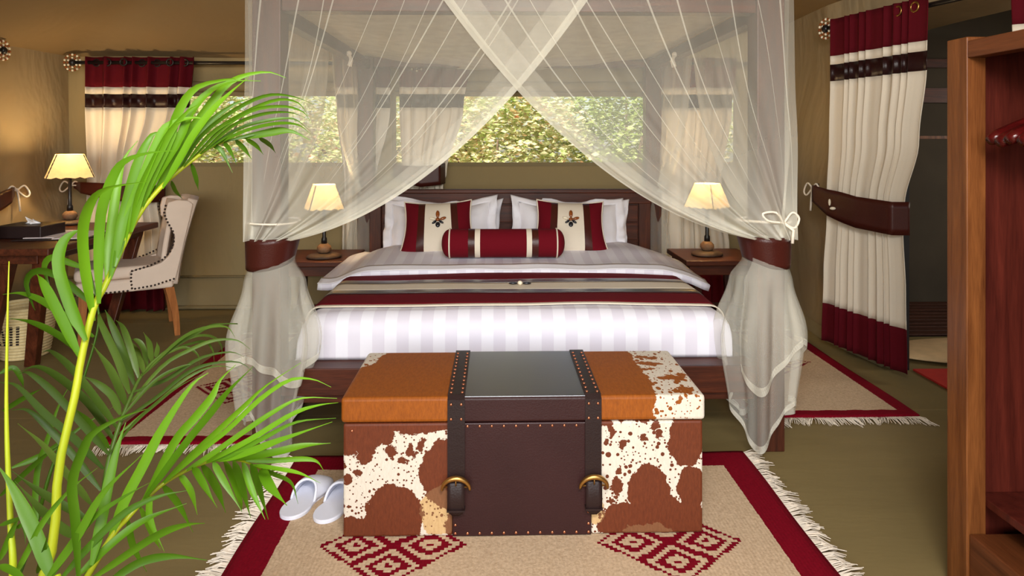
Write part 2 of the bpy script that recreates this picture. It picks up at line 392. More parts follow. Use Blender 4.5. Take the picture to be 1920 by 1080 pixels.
        bm = bmesh.new(); bm.from_mesh(me); bmesh.ops.recalc_face_normals(bm, faces=bm.faces); bm.to_mesh(me); bm.free()
        if smooth: me.polygons.foreach_set('use_smooth', [True] * len(me.polygons))
        o = bpy.data.objects.new(name, me); scene.collection.objects.link(o)
        if parent is not None: o.parent = parent; o['_w'] = tuple(off)
        else: o.location = off; o['_w'] = tuple(off)
        if kind: o['kind'] = kind
        if solid: md = o.modifiers.new('solid', 'SOLIDIFY'); md.thickness = solid; md.offset = 0
        if bevel: md = o.modifiers.new('bevel', 'BEVEL'); md.width = bevel; md.segments = seg; md.limit_method = 'ANGLE'
        if subs: md = o.modifiers.new('subs', 'SUBSURF'); md.levels = subs; md.render_levels = subs
        return o
def tag(o, label, cat, group=None):
    o['label'] = label; o['category'] = cat
    if group: o['group'] = group
    return o
def thing(name, loc, label, cat, group=None):
    o = bpy.data.objects.new(name, None); scene.collection.objects.link(o); o.location = loc; o.empty_display_size = .1
    o['_w'] = tuple(loc); return tag(o, label, cat, group)
def struct(o): o['kind'] = 'structure'; return o
def copy_tree(o, parent=None):
    c = o.copy(); scene.collection.objects.link(c); c.parent = parent
    for ch in o.children: copy_tree(ch, c)
    return c
def smooth(a, b, x):
    x = max(0, min(1, (x - a) / (b - a))); return x * x * (3 - 2 * x)
def lerp_keys(keys, z):
    """keys sorted by falling z: (z, a, b, ...) smoothly interpolated"""
    if z >= keys[0][0]: return keys[0][1:]
    for k0, k1 in zip(keys, keys[1:]):
        if z >= k1[0]:
            t = smooth(0, 1, (k0[0] - z) / (k0[0] - k1[0])); return tuple(a + (b - a) * t for a, b in zip(k0[1:], k1[1:]))
    return keys[-1][1:]

def crom(pts, n):
    pts = [pts[0] * 2 - pts[1]] + pts + [pts[-1] * 2 - pts[-2]]; out = []; segs = len(pts) - 3
    for k in range(n + 1):
        t = k / n * segs; i = min(segs - 1, int(t)); f = t - i; a, b, c, d = pts[i:i + 4]
        out.append(.5 * ((2 * b) + (c - a) * f + (2 * a - 5 * b + 4 * c - d) * f * f + (3 * b - a - 3 * c + d) * f ** 3))
    return out
# ================================================================== THE SETTING
XL, YB = -3.42, 5.55
mb = MB(); mb.grid(lambda u, v: (XL - .1 + u * 9.2, -1.6 + v * 7.3, 0), 8, 8)
struct(mb.build('floor', 'floor', origin=(0, 0, 0)))
W_Z0, W_Z1 = 1.168, 1.705
WIN = [(-2.62, -1.00), (-.81, 1.225), (1.42, 1.95)]
mb = MB(); T0, T1 = YB, YB + .02
mb.box(XL - .2, 2.32, T0, T1, 0, W_Z0); mb.box(XL - .2, 2.32, T0, T1, W_Z1, 2.5)
edges = [XL - .2] + [x for wn_ in WIN for x in wn_] + [2.32]
for i in range(0, len(edges), 2): mb.box(edges[i], edges[i + 1], T0, T1, W_Z0, W_Z1)
wb = struct(mb.build('wall_back', 'canvas_wall', origin=(0, YB, 0)))
for i, (a, b) in enumerate(WIN):
    e = MB().box(a - .01, b + .01, YB + .024, YB + .028, W_Z0 - .01, W_Z1 + .01).build('window_%d' % (i + 1), 'window_screen', origin=((a + b) / 2, YB + .026, W_Z0)); struct(e)
    f = MB(); f.box(a - .03, b + .03, YB - .008, YB, W_Z0 - .03, W_Z0); f.box(a - .03, b + .03, YB - .008, YB, W_Z1, W_Z1 + .03)
    f.box(a - .03, a, YB - .008, YB, W_Z0, W_Z1); f.box(b, b + .03, YB - .008, YB, W_Z0, W_Z1)
    f.build('window_frame', 'canvas_flap', e)
    r = MB(); r.tube([(a + (b - a) * k / 12, YB - .045 + .006 * math.sin(k), W_Z1 + .075 + .004 * math.sin(k * 2.1)) for k in range(13)], .042, 12)
    r.build('rolled_blind', 'canvas_flap', e, True)
# lower storm flap along the wall foot
mb = MB(); mb.grid(lambda u, v: (XL + u * 5.7, YB - .012 - .03 * (1 - v) - .006 * math.sin(u * 40) * (1 - v), .02 + v * .235), 120, 4); mb.box(XL, 2.3, YB - .022, YB - .002, .245, .262)
struct(mb.build('baseboard_back', 'canvas_flap', smooth=True))
struct(MB().tube([(XL, YB - .06, .018), (2.3, YB - .06, .018)], .016, 10).build('trim_1', 'canvas_flap', smooth=True))
# side walls: loose canvas with soft bulges
def wl_fn(u, v):
    y = -1.6 + u * (YB + 1.63); z = v * 2.08
    return (XL + .035 * mnoise.noise(Vector((y * 2.1 + z * 1.2, z * .8, 3.1))) * math.sin(math.pi * v) + .03 * math.sin((y - z * .55) * 9) * smooth(0, .3, v) * smooth(0, .5, 1 - v) * .5, y, z)
struct(MB().grid(wl_fn, 110, 24).build('wall_left', 'canvas_side', smooth=True, origin=(XL, 2, 0)))
RW = [(5.55, 2.30), (4.55, 2.235), (3.92, 2.34), (3.10, 2.53), (-1.6, 3.5)]
def rwx(y):
    for (y0, x0), (y1, x1) in zip(RW, RW[1:]):
        if y >= y1: return x0 + (x1 - x0) * (y0 - y) / (y0 - y1)
    return RW[-1][1]
def wr_fn(y0, y1, z0, z1):
    def fn(u, v):
        y = y0 + (y1 - y0) * u; z = z0 + (z1 - z0) * v
        return (rwx(y) + .03 * mnoise.noise(Vector((y * 2 - z, z * .9, 9.1))) * math.sin(math.pi * min(1, z / 2.3)), y, z)
    return fn
mb = MB(); mb.grid(wr_fn(5.56, 3.95, 0, 2.34), 30, 24); mb.grid(wr_fn(3.95, 2.35, 2.10, 2.34), 20, 4); mb.grid(wr_fn(2.35, -1.6, 0, 2.34), 30, 10)
struct(mb.build('wall_right', 'canvas_side', smooth=True, origin=(2.3, 4, 0)))
mb = MB(); mb.grid(lambda u, v: (rwx(5.5 - u * 1.5) - .012 - .02 * (1 - v), 5.5 - u * 1.5, .002 + v * .075), 20, 2)
struct(mb.build('baseboard_right', 'canvas_flap', smooth=True))
# ceiling: canvas hip rising from the walls, a little slack over the bed
def ceil_fn(u, v):
    x = XL - .02 + u * 7.0; y = -1.6 + v * (YB + 1.62)
    db, dl, dr = YB - y, x - XL, max(0, rwx(y) - x)
    e = 2.02 + .24 * smooth(1.0, 2.3, x) - .075 * math.exp(-((x - .15) / 1.3) ** 2) * math.exp(-db / .8)
    return (x, y, e + .26 * min(db * 1.1, dl, dr * 1.0, 1.9) + .012 * mnoise.noise(Vector((x * 1.3, y * 1.3, .4))))
struct(MB().grid(ceil_fn, 90, 90).build('ceiling', 'canvas_ceiling', smooth=True, origin=(0, 2, 2)))
# doorway trim and the dressing room beyond
struct(MB().add([(rwx(3.95) + .03, 3.95, 0), (rwx(3.95) + .09, 3.95, 0), (rwx(3.95) + .09, 3.95, 2.1), (rwx(3.95) + .03, 3.95, 2.1),
                 (rwx(3.95) + .03, 4.0, 0), (rwx(3.95) + .09, 4.0, 0), (rwx(3.95) + .09, 4.0, 2.1), (rwx(3.95) + .03, 4.0, 2.1)],
                [(0, 1, 2, 3), (7, 6, 5, 4), (0, 4, 5, 1), (1, 5, 6, 2), (2, 6, 7, 3), (3, 7, 4, 0)]).build('trim_2', 'black_metal'))
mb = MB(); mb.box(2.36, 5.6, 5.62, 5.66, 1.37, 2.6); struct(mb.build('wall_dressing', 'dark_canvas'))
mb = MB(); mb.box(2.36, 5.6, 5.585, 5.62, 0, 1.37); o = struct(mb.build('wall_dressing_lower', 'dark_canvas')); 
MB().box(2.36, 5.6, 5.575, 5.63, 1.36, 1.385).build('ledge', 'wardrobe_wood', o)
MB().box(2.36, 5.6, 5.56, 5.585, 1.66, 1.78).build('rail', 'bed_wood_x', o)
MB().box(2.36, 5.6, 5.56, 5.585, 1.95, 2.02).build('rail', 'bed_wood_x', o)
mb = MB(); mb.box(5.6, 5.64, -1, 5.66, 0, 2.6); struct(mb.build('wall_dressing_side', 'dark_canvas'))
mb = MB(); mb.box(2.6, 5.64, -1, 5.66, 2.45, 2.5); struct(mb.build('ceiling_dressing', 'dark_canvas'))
# dark deck boards at the far end of the dressing room
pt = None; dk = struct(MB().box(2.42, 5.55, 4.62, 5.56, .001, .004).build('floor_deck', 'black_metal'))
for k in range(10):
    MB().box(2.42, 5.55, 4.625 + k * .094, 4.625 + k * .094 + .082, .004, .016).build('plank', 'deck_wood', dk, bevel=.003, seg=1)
tag(MB().lathe([(.0, .016), (.72, .016), (.75, .024), (.72, .034), (.3, .037), (0, .037)], 48, (3.18, 4.22, 0), 1.0, .37).build('bath_mat', 'mat_cream', smooth=True), 'oval cream mat lying on the floor of the room past the doorway', 'mat')
rg = thing('flat_rug', (3.3, 3.62, 0), 'orange red rug with pale inset seen through the doorway', 'rug')
MB().box(2.44, 4.1, 3.0, 3.94, .002, .012).build('field', 'rug_orange', rg); MB().box(2.62, 3.9, 3.2, 3.84, .012, .0135).build('inset', 'mat_cream', rg)

# outdoors: ground and shrubs past the windows
struct(MB().grid(lambda u, v: (-14 + 28 * u, 5.75 + 14 * v, -.02 + .02 * mnoise.noise(Vector((u * 9, v * 9, 0)))), 12, 12).build('ground_outside', 'ground_soil', smooth=True, origin=(0, 12, 0)))
def shrub(x, y, h, r, n, mat, label, name='shrub'):
    t = thing(name, (x, y, 0), label, 'shrub', 'shrubs outside the tent windows'); rnd = random.Random(int(x * 100 + y * 10))
    for k in range(5):
        a = rnd.uniform(0, 6.28); l = rnd.uniform(.5, .8) * h
        p = [Vector((x, y, 0)), Vector((x + .3 * r * math.cos(a), y + .3 * r * math.sin(a), l * .5)), Vector((x + .75 * r * math.cos(a + .3), y + .75 * r * math.sin(a + .3), l))]
        MB().tube(p, [.05, .032, .01], 6).build('branch', 'bark', t, True)
    vs = []; fs = []
    for k in range(n):
        while True:
            q = Vector((rnd.uniform(-1, 1), rnd.uniform(-1, 1), rnd.uniform(-1, 1)))
            if .35 < q.length < 1: break
        q *= (.8 + .3 * mnoise.noise(q * 3 + Vector((x, y, 0))))
        c = Vector((x + q.x * r, y + q.y * r, h * .52 + q.z * h * .5)); L = rnd.uniform(.05, .12)
        e = Matrix.Rotation(rnd.uniform(0, 6.28), 3, 'Z') @ Matrix.Rotation(rnd.uniform(-1.2, 1.2), 3, 'X')
        b = len(vs)
        for pt in ((-.5, 0, 0), (0, .28, .06), (.5, 0, 0), (0, -.28, .06)): vs.append(c + e @ (Vector(pt) * L))
        fs.append((b, b + 1, b + 2, b + 3))
    MB().add(vs, fs).build('foliage', mat, t, kind='stuff')
shrub(-3.6, 8.0, 2.7, 1.3, 7500, 'foliage_dry', 'dry yellow green shrub outside the leftmost window')
shrub(-1.6, 8.6, 2.8, 1.3, 7500, 'foliage_dry', 'pale leafy shrub outside, behind the gap in the net left of bed')
shrub(.15, 8.3, 2.6, 1.15, 9500, 'foliage_dry', 'yellowing shrub with orange leaves outside the middle of the wide window')
shrub(1.9, 8.8, 3.0, 1.3, 9000, 'foliage_green', 'greener shrub outside the right end of the wide window')
shrub(3.9, 8.6, 2.8, 1.3, 3000, 'foliage_dry', 'dry shrub outside past the right bedside lamp')
for i, (x, lab) in enumerate(((-6.6, 'far green bush at the left behind the front shrubs'), (-3.4, 'far green bush behind the shrub at leftmost window'), (-.4, 'far green bush behind the yellowing middle shrub'), (2.7, 'far green bush behind the greener right shrub'), (5.6, 'far green bush at the right behind the front shrubs'))):
    shrub(x, 12 + .4 * (i % 2), 3.8, 2.1, 4200, 'foliage_green' if i % 2 else 'foliage_dry', lab, 'bush')

# ================================================================== BED
BX = .107
bed = thing('canopy_bed', (BX, 4.05, 0), 'dark wooden four poster bed with slatted headboard and canopy beams', 'bed')
PW = .06; PX = 1.085; FY0, FY1, RY0, RY1 = 2.93, 3.05, 5.13, 5.24; PZ = 1.975
for sx in (-1, 1):
    for y0, y1 in ((FY0, FY1), (RY0, RY1)):
        MB().box(BX + sx * PX - PW, BX + sx * PX + PW, y0, y1, 0, PZ).build('post', 'bed_wood_z', bed, bevel=.004)
IN = PX - PW
MB().box(BX - IN, BX + IN, FY0 + .015, FY1 - .015, 1.905, PZ - .002).build('beam', 'bed_wood_x', bed, bevel=.004)
MB().box(BX - IN, BX + IN, RY0 + .015, RY1 - .015, 1.90, PZ - .002).build('beam', 'bed_wood_x', bed, bevel=.004)
for sx in (-1, 1):
    MB().box(BX + sx * PX - .035, BX + sx * PX + .035, FY1, RY0, 1.885, 1.955).build('beam', 'bed_wood_y', bed, bevel=.004)
    MB().box(BX + sx * PX - .03, BX + sx * PX + .03, FY1, RY0, .235, .37).build('side_rail', 'bed_wood_y', bed, bevel=.004)
MB().box(BX - IN, BX + IN, FY0 + .01, FY0 + .14, .255, .372).build('foot_rail', 'bed_wood_x', bed, bevel=.004)
MB().box(BX - IN, BX + IN, FY0 + .04, FY0 + .10, .215, .255).build('foot_rail', 'bed_wood_x', bed, bevel=.003)
MB().box(BX - IN, BX + IN, FY0 + .14, RY0 - .02, .30, .355).build('slat_base', 'bed_wood_x', bed)
hb = MB().box(BX - IN, BX + IN, 5.0, 5.03, .30, .97).build('headboard', 'bed_wood_x', bed, bevel=.004)
for k in range(4):
    z = .36 + k * .13
    MB().box(BX - IN + .09, BX + IN - .09, 4.985, 5.005, z, z + .122).build('plank', 'bed_wood_x', hb, bevel=.004)
MB().box(BX - IN, BX - IN + .085, 4.975, 5.03, .30, .93).build('stile', 'bed_wood_z', hb, bevel=.004)
MB().box(BX + IN - .085, BX + IN, 4.975, 5.03, .30, .93).build('stile', 'bed_wood_z', hb, bevel=.004)
MB().box(BX - IN, BX + IN, 4.97, 5.03, .885, .965).build('top_rail', 'bed_wood_x', hb, bevel=.004)
MB().box(BX - IN - .005, BX + IN + .005, 4.955, 5.045, .965, .99).build('cap', 'bed_wood_x', hb, bevel=.004)

# mattress and bedding
tag(MB().box(BX - .90, BX + .90, 3.09, 4.95, .357, .535).build('mattress', 'white_cotton', bevel=.05, seg=4), 'white mattress under the tucked duvet on the four poster bed', 'mattress')
def drape(hw, y0, y1, zt, zb, rad, lift=0, foot=True, thick=0, ry=0.05, wob=.006):
    """cloth over the bed: u across incl. side drops, v from foot drop to head"""
    side = zt - zb
    def fn(u, v):
        Lx = 2 * hw + 2 * side; s_ = u * Lx - Lx / 2
        a = abs(s_)
        if a <= hw - rad: x, dz = a, 0
        elif a <= hw - rad + rad * 1.57:
            t = (a - hw + rad) / rad; x, dz = hw - rad + rad * math.sin(t), rad * (1 - math.cos(t))
        else: x, dz = hw, rad + (a - (hw - rad + rad * 1.57))
        x = math.copysign(x, s_)
        if foot:
            Ly = (y1 - y0) + side; q = v * Ly - side
            if q >= rad: y, dy = y0 + q, 0
            elif q > rad - rad * 1.57:
                t = (rad - q) / rad; y, dy = y0 + rad - rad * math.sin(t), rad * (1 - math.cos(t))
            else: y, dy = y0, rad + (rad - rad * 1.57 - q)
        else: y, dy = y0 + v * (y1 - y0), 0
        z = max(zb, zt - max(dz, dy) - .35 * min(dz, dy)) + lift * smooth(y0 + .3, y1, y)
        k = mnoise.noise(Vector((x * 2.2, y * 3.2, z * 2)))
        flare = 0 if dz < rad else .02 * math.sin(y * 9 + math.copysign(1, s_)) * (dz / side)
        return (BX - .012 + x + math.copysign(flare, s_), y, z + (wob * k if dy == 0 else 0) + .012 * (1 - (x / hw) ** 2) * (1 if dy == 0 else 0))
    return fn
dv = MB().grid(drape(.965, 3.06, 4.93, .558, .372, .065), 90, 90).build('duvet', 'duvet', smooth=True, solid=.01, origin=(BX, 4, .37))
tag(dv, 'white satin striped duvet tucked over the bed', 'duvet')
def fold_fn(u, v):
    # turned down top sheet, corners stick out past the mattress
    y = 3.93 + v * .82 - .05 * (abs(2 * u - 1) ** 2); hw = 1.115 - .05 * v - .06 * smooth(.75, 1, v)
    s_ = (2 * u - 1); a = abs(s_)
    z = .603 + .028 * smooth(0, .8, v) - .075 * smooth(.74, 1, a) - .02 * smooth(.12, 0, v) + .012 * mnoise.noise(Vector((s_ * 4, y * 4, 1)))
    z += .012 * math.sin(s_ * 23) * smooth(.8, 1, a)
    return (BX + s_ * hw, y, z)
fo = MB().grid(fold_fn, 80, 30).build('top_sheet', 'duvet', smooth=True, solid=.035, origin=(BX, 4, .6)); tag(fo, 'white striped turned down top sheet with corners spreading past the mattress', 'sheet')
hemf = MB().grid(lambda u, v: Vector(fold_fn(u, v * .10)) + Vector((0, -.004, .0205)), 80, 4).build('hem', 'white_cotton', fo, True, solid=.004)
rn = thing('bed_runner', (BX, 3.45, .61), 'maroon and cream bed runner with leather bands across the foot of duvet', 'bed runner')
def runner_band(name, y0, y1, mat, dz=0.0, zb=.42):
    base = drape(.98, 3.06, 4.93, .568, .40, .065)
    def fn(u, v):
        y = y0 + (y1 - y0) * v + .010 * math.sin(u * 9 + 1) + .006 * math.sin(u * 23)
        Ly = (4.93 - 3.06) + .168; p = base(u, (y - 3.06 + .168) / Ly)
        return (p[0], y, p[2] + dz + .004)
    return MB().grid(fn, 110, 6).build(name, mat, rn, True, solid=.006)
runner_band('edge_trim', 3.185, 3.215, 'cream_cloth'); runner_band('maroon_band', 3.215, 3.44, 'maroon_cloth'); runner_band('leather_band', 3.44, 3.51, 'leather_sky_sheen', .002)
runner_band('cream_band', 3.51, 3.69, 'cream_cloth'); runner_band('leather_band', 3.69, 3.76, 'leather_sky_sheen', .002); runner_band('maroon_band', 3.76, 3.96, 'maroon_cloth')
br = MB().ball((BX + .02, 3.60, .598), (.014, .014, .012), 12, 8).build('brooch', 'shell', rn, True)
for sx in (-1, 1): MB().ball((BX + .02 + sx * .036, 3.60, .596), (.024, .007, .006), 10, 6).build('feather', 'bead_black', br, True)

def pillow_pt(w, h, T, u, v, s, pinch=.10):
    x = w * u * (1 - pinch * (1 - v * v) * u * u); y = h * v * (1 - pinch * (1 - u * u) * v * v)
    return Vector((x, y, s * T * (max(0, 1 - abs(u) ** 2.4) ** .62) * (max(0, 1 - abs(v) ** 2.4) ** .62)))
def pillow_mesh(w, h, T, u0, u1, xf, n=10, nv=18, pinch=.10, wr=0, seed=0):
    mb = MB()
    for s in (1, -1):
        def fn(a, b, s=s):
            u = u0 + (u1 - u0) * a; v = 2 * b - 1; p = pillow_pt(w, h, T, u, v, s, pinch)
            if wr: p.x += 1.6 * wr * mnoise.noise(Vector((u * 1.7, v * 1.7, seed + 5))); p.y += 1.6 * wr * mnoise.noise(Vector((u * 1.7, v * 1.7, seed + 9))) + .014 * u * u * v * (1 if v > 0 else .3) - .02 * (1 - u * u) * max(0, v)
            p.z += wr * mnoise.noise(Vector((u * 3, v * 3, seed + s))) * (1 - max(abs(u), abs(v)) ** 4)
            return xf(p)
        mb.grid(fn, n, nv)
    return mb
def lean(c, tilt, rz=0, roll=0):
    m = Matrix.Rotation(rz, 3, 'Z') @ Matrix.Rotation(tilt, 3, 'X') @ Matrix.Rotation(roll, 3, 'Z'); c = Vector(c)
    return lambda p: c + m @ p
def white_pillow(c, tilt, rz, roll, label, seed):
    t = thing('pillow', (c[0], c[1], c[2] - .2), label, 'pillow', 'white pillows against the headboard'); xf = lean(c, tilt, rz, roll)
    pillow_mesh(.35, .175, .085, -1, 1, xf, 26, 20, .06, .014, seed).build('cushion', 'white_cotton', t, True)
    fl = MB()
    def fn(a, b):
        th = a * 2 * math.pi; k = max(abs(math.cos(th)), abs(math.sin(th))); u, v = math.cos(th) / k, math.sin(th) / k
        p = pillow_pt(.35, .175, 0, u, v, 1, .06); wr = .014
        p.x += 1.6 * wr * mnoise.noise(Vector((u * 1.7, v * 1.7, seed + 5))); p.y += 1.6 * wr * mnoise.noise(Vector((u * 1.7, v * 1.7, seed + 9))) + .014 * u * u * v * (1 if v > 0 else .3) - .02 * (1 - u * u) * max(0, v)
        d = Vector((u, v, 0)) * (.052 * b); d.x *= 1.1
        return xf(p + d + Vector((0, 0, (.016 * math.sin(th * 9 + seed) + .010 * math.sin(th * 17 + 2 * seed)) * b)))
    fl.grid(fn, 80, 3, closed_u=True); fl.build('flange', 'white_cotton', t, True, solid=.005)
white_pillow((-.36, 4.87, .72), R(66), R(2), R(-2), 'white flanged pillow flat against the headboard on the left', 1)
white_pillow((-.385, 4.73, .745), R(60), R(0), R(2), 'crumpled white flanged pillow behind the left striped cushion', 2)
white_pillow((.55, 4.87, .72), R(66), R(-2), R(-3), 'white flanged pillow flat against the headboard on the right', 3)
white_pillow((.50, 4.73, .74), R(60), R(1), R(-2), 'crumpled white flanged pillow behind the right striped cushion', 4)
def striped_cushion(c, tilt, rz, roll, label):
    t = thing('striped_cushion', (c[0], c[1], c[2] - .2), label, 'cushion', 'striped cushions on the bed'); xf0 = lean(c, tilt, rz, roll)
    w, h, T = .242, .20, .085; xf = lambda p: xf0(Vector((p[0] * (1 - .08 * p[1] / h), p[1], p[2])))
    for nm, a, b, m in (('maroon_panel', -1, -.56, 'maroon_cloth'), ('leather_stripe', -.56, -.36, 'leather_strap'), ('cream_panel', -.36, .36, 'cream_cloth'), ('leather_stripe', .36, .56, 'leather_strap'), ('maroon_panel', .56, 1, 'maroon_cloth')):
        pillow_mesh(w, h, T, a, b, xf, 8, 24, .13).build(nm, m, t, True)
    pts = []
    for k in range(80):
        th = k / 80 * 2 * math.pi; q = max(abs(math.cos(th)), abs(math.sin(th))); pts.append(xf(pillow_pt(w, h, 0, math.cos(th) / q, math.sin(th) / q, 1, .13)))
    MB().tube(pts, .006, 6, True).build('piping', 'cream_cloth', t, True)
    def bead(nm, x, y, rx, ry, ang, m, par=t):
        b = MB(); b.ball((0, 0, 0), (rx, ry, .009), 12, 8); ma = Matrix.Rotation(ang, 3, 'Z')
        b.v = [xf(ma @ Vector(v) + Vector((x, y, .094))) for v in b.v]; return b.build(nm, m, par, True)
    e = bead('emblem', 0, .02, .014, .012, 0, 'bead_brown')
    for x, y, rx, ry, a, m in ((0, .058, .013, .026, 0, 'bead_brown'), (.034, .026, .022, .010, .3, 'bead_brown'), (-.034, .026, .022, .010, -.3, 'shell'), (.022, .002, .018, .008, -.6, 'bead_black'), (-.022, .002, .018, .008, .6, 'bead_black'), (0, -.016, .015, .019, 0, 'bead_black')):
        bead('bead', x, y, rx, ry, a, m, e)
striped_cushion((-.375, 4.46, .775), R(58), R(2), R(2), 'maroon and cream striped cushion with bead emblem, left of the pair')
striped_cushion((.485, 4.46, .775), R(58), R(-2), R(-2), 'maroon and cream striped cushion with bead emblem, right of the pair')
bo = thing('bolster', (.06, 4.17, .66), 'round maroon bolster with cream and leather rings in front of the cushions', 'bolster')
BR, BL, BC = .086, .37, Vector((.06, 4.17, .722))
def ring(x0, x1, r0, r1=None, n=4):
    r1 = r0 if r1 is None else r1; b = MB()
    b.grid(lambda u, v: BC + Vector((x0 + (x1 - x0) * v, (r0 + (r1 - r0) * v) * math.cos(u * 6.2832), (r0 + (r1 - r0) * v) * math.sin(u * 6.2832))), 32, n, closed_u=True); return b
ring(-.155, .125, BR).build('maroon_sleeve', 'maroon_cloth', bo, True)
for sx in (-1, 1):
    o_ = -.015
    ring(o_ + sx * .14, o_ + sx * .172, BR * 1.01).build('cream_ring', 'cream_cloth', bo, True)
    ring(o_ + sx * .172, o_ + sx * .212, BR * 1.012).build('leather_ring', 'leather_strap', bo, True)
    ring(o_ + sx * .212, o_ + sx * .325, BR).build('maroon_sleeve', 'maroon_cloth', bo, True)
    b = MB(); b.grid(lambda u, v: BC + Vector((o_ + sx * (.325 + .05 * math.sin(v * 1.57)), BR * math.cos(v * 1.5) * math.cos(u * 6.2832), BR * math.cos(v * 1.5) * math.sin(u * 6.2832))), 32, 8, closed_u=True); b.build('end_cap', 'maroon_cloth', bo, True)
    b = MB(); b.tube([BC + Vector((o_ + sx * .325, BR * 1.02 * math.cos(a / 32 * 6.2832), BR * 1.02 * math.sin(a / 32 * 6.2832))) for a in range(32)], .005, 6, True); b.build('piping', 'cream_cloth', bo, True)

# ================================================================== MOSQUITO NET
net = thing('mosquito_net', (BX, 4.05, 0), 'sheer white mosquito net draped over the bed canopy and gathered at the posts', 'mosquito net')
KZ = .93
def net_panel(T, K, sag, normal, nu=150, nv=44, F=4.3, ph=0, name='net_panel', hem=True, amp=.010, bulge=0, mat='net'):
    n = Vector(normal)
    def fn(u, v):
        a = T(u); b = K(u); c = (a + b) / 2 + Vector((0, 0, -sag * u)); c.z -= .10 * u * (1 - u)
        c = c.lerp(Vector((a.x, a.y, b.z + .22)), bulge * u)
        p = a * (1 - v) ** 2 + c * (2 * v * (1 - v)) + b * v ** 2
        uu = u + .03 * math.sin(u * 17 + ph)
        d = amp * (.5 + 1.4 * v) * math.sin(6.2832 * F * uu + ph) + .004 * math.sin(6.2832 * F * 2.3 * uu + 2 * ph + v * 2)
        d += .03 * mnoise.noise(Vector((u * 2.5 + ph, v * 2.5, 1))) * math.sin(math.pi * v)
        return p + n * d
    o = MB().grid(fn, nu, nv).build(name, mat, net, True)
    # how tightly the cloth is gathered at each point (1 cloth width over local width)
    at_ = o.data.attributes.new('gather', 'FLOAT', 'POINT'); vals = []
    for j in range(nv + 1):
        for i in range(nu + 1):
            i0, i1 = max(0, i - 2), min(nu, i + 2); u = i / nu; v = j / nv
            A = lambda uu, vv: (lambda a, b, c: a * (1 - vv) ** 2 + c * (2 * vv * (1 - vv)) + b * vv ** 2)(T(uu), K(uu), ((T(uu) + K(uu)) / 2 + Vector((0, 0, -sag * uu))).lerp(Vector((T(uu).x, T(uu).y, K(uu).z + .22)), bulge * uu))
            w0 = (T(i1 / nu) - T(i0 / nu)).length
            e = A(i1 / nu, v) - A(i0 / nu, v); tt = (A(u, min(1, v + .02)) - A(u, max(0, v - .02))).normalized(); w1 = (e - tt * e.dot(tt)).length
            vals.append(min(2.4, max(0, (w0 / max(w1, 1e-4)) ** .65 - 1)))
    at_.data.foreach_set('value', vals)
    if hem:
        MB().grid(lambda u, v: Vector(fn(.972 + .028 * u, v)) + n * .003, 5, nv * 2).build('hem', 'net_hem', o, True)
        # bunched top heading, double cloth
        MB().grid(lambda u, v: Vector(fn(u, v * .016)) + n * .003, nu, 2).build('heading', 'net_hem', o, True)
        # pleats where the cloth doubles, running from the heading to the knot
        pr = random.Random(int(ph * 100))
        for k in range(11):
            u0 = .05 + .85 * (k + pr.uniform(-.4, .4)) / 11; w0 = pr.uniform(.002, .0065); e = pr.uniform(.7, 1); q = pr.uniform(-.02, .02)
            MB().grid(lambda u, v: Vector(fn(u0 + w0 * (u - .5) * (1 - .4 * v) + q * math.sin(v * 3.1), v * e)) + n * .006, 2, nv).build('pleat', 'net_pleat', o, True)
        # cloth bunching along the free edge
        MB().grid(lambda u, v: Vector(fn(.90 + .09 * u - .05 * v, v)) + n * (.006 + .004 * math.sin(u * 9)), 10, nv).build('gathered_edge', 'net', o, True)
        MB().grid(lambda u, v: Vector(fn(.945 + .05 * u - .02 * v, .25 + .75 * v)) + n * .009, 6, nv).build('gathered_edge', 'net', o, True)
    return o
xl, xr = BX - 1.155, BX + 1.155; ZT = 1.985; YF = 2.885
net_panel(lambda u: Vector((xl + (BX + .31 - xl) * u, YF, ZT)), lambda u: Vector((BX - 1.155 + .19 * u ** 1.15, YF - .02 + .03 * u, KZ)), .40, (0, -1, 0), ph=.4)
net_panel(lambda u: Vector((xr + (BX - .36 - xr) * u, YF - .02, ZT)), lambda u: Vector((BX + 1.165 - .19 * u ** 1.15, YF - .03 + .03 * u, KZ)), .40, (0, -1, 0), ph=2.1)
for sx, X0 in ((-1, BX - 1.16), (1, BX + 1.16)):
    net_panel(lambda u: Vector((X0, 2.92 + 1.42 * u, ZT - .01)), lambda u: Vector((X0 - sx * .03, 2.92 + .12 * u, KZ)), .12, (sx, 0, 0), 90, 36, 3.5, 1.0 + sx, bulge=.85, mat='net_side')
    net_panel(lambda u: Vector((X0, 5.24 - .86 * u, ZT - .01)), lambda u: Vector((X0 - sx * .03, 5.26 - .13 * u, KZ + .02)), .10, (sx, 0, 0), 90, 36, 3.5, 3.0 + sx, bulge=.7, mat='net_side')
    # cord bow holding the side nets to the beam
    bx_ = BX + sx * 1.085; b = MB()
    for k in range(2): b.tube([(bx_ - sx * .045, 4.35 + .02 * k, 1.90), (bx_ - sx * .06, 4.33 + .05 * k, 1.86), (bx_ - sx * .05, 4.32 + .06 * k, 1.82)], .008, 6)
    b.ball((bx_ - sx * .045, 4.36, 1.90), (.018, .028, .018)); b.build('cord_bow', 'cord', net, True)
def roof_fn(u, v):
    k = math.sin(math.pi * u) ** .8
    return (xl + .05 + (xr - xl - .1) * u, 2.90 + 2.36 * v, 1.988 - (.015 + .085 * v ** 1.5) * k + .006 * math.sin(u * 31) * v)
MB().grid(roof_fn, 60, 30).build('net_roof', 'net_roof', net, True)
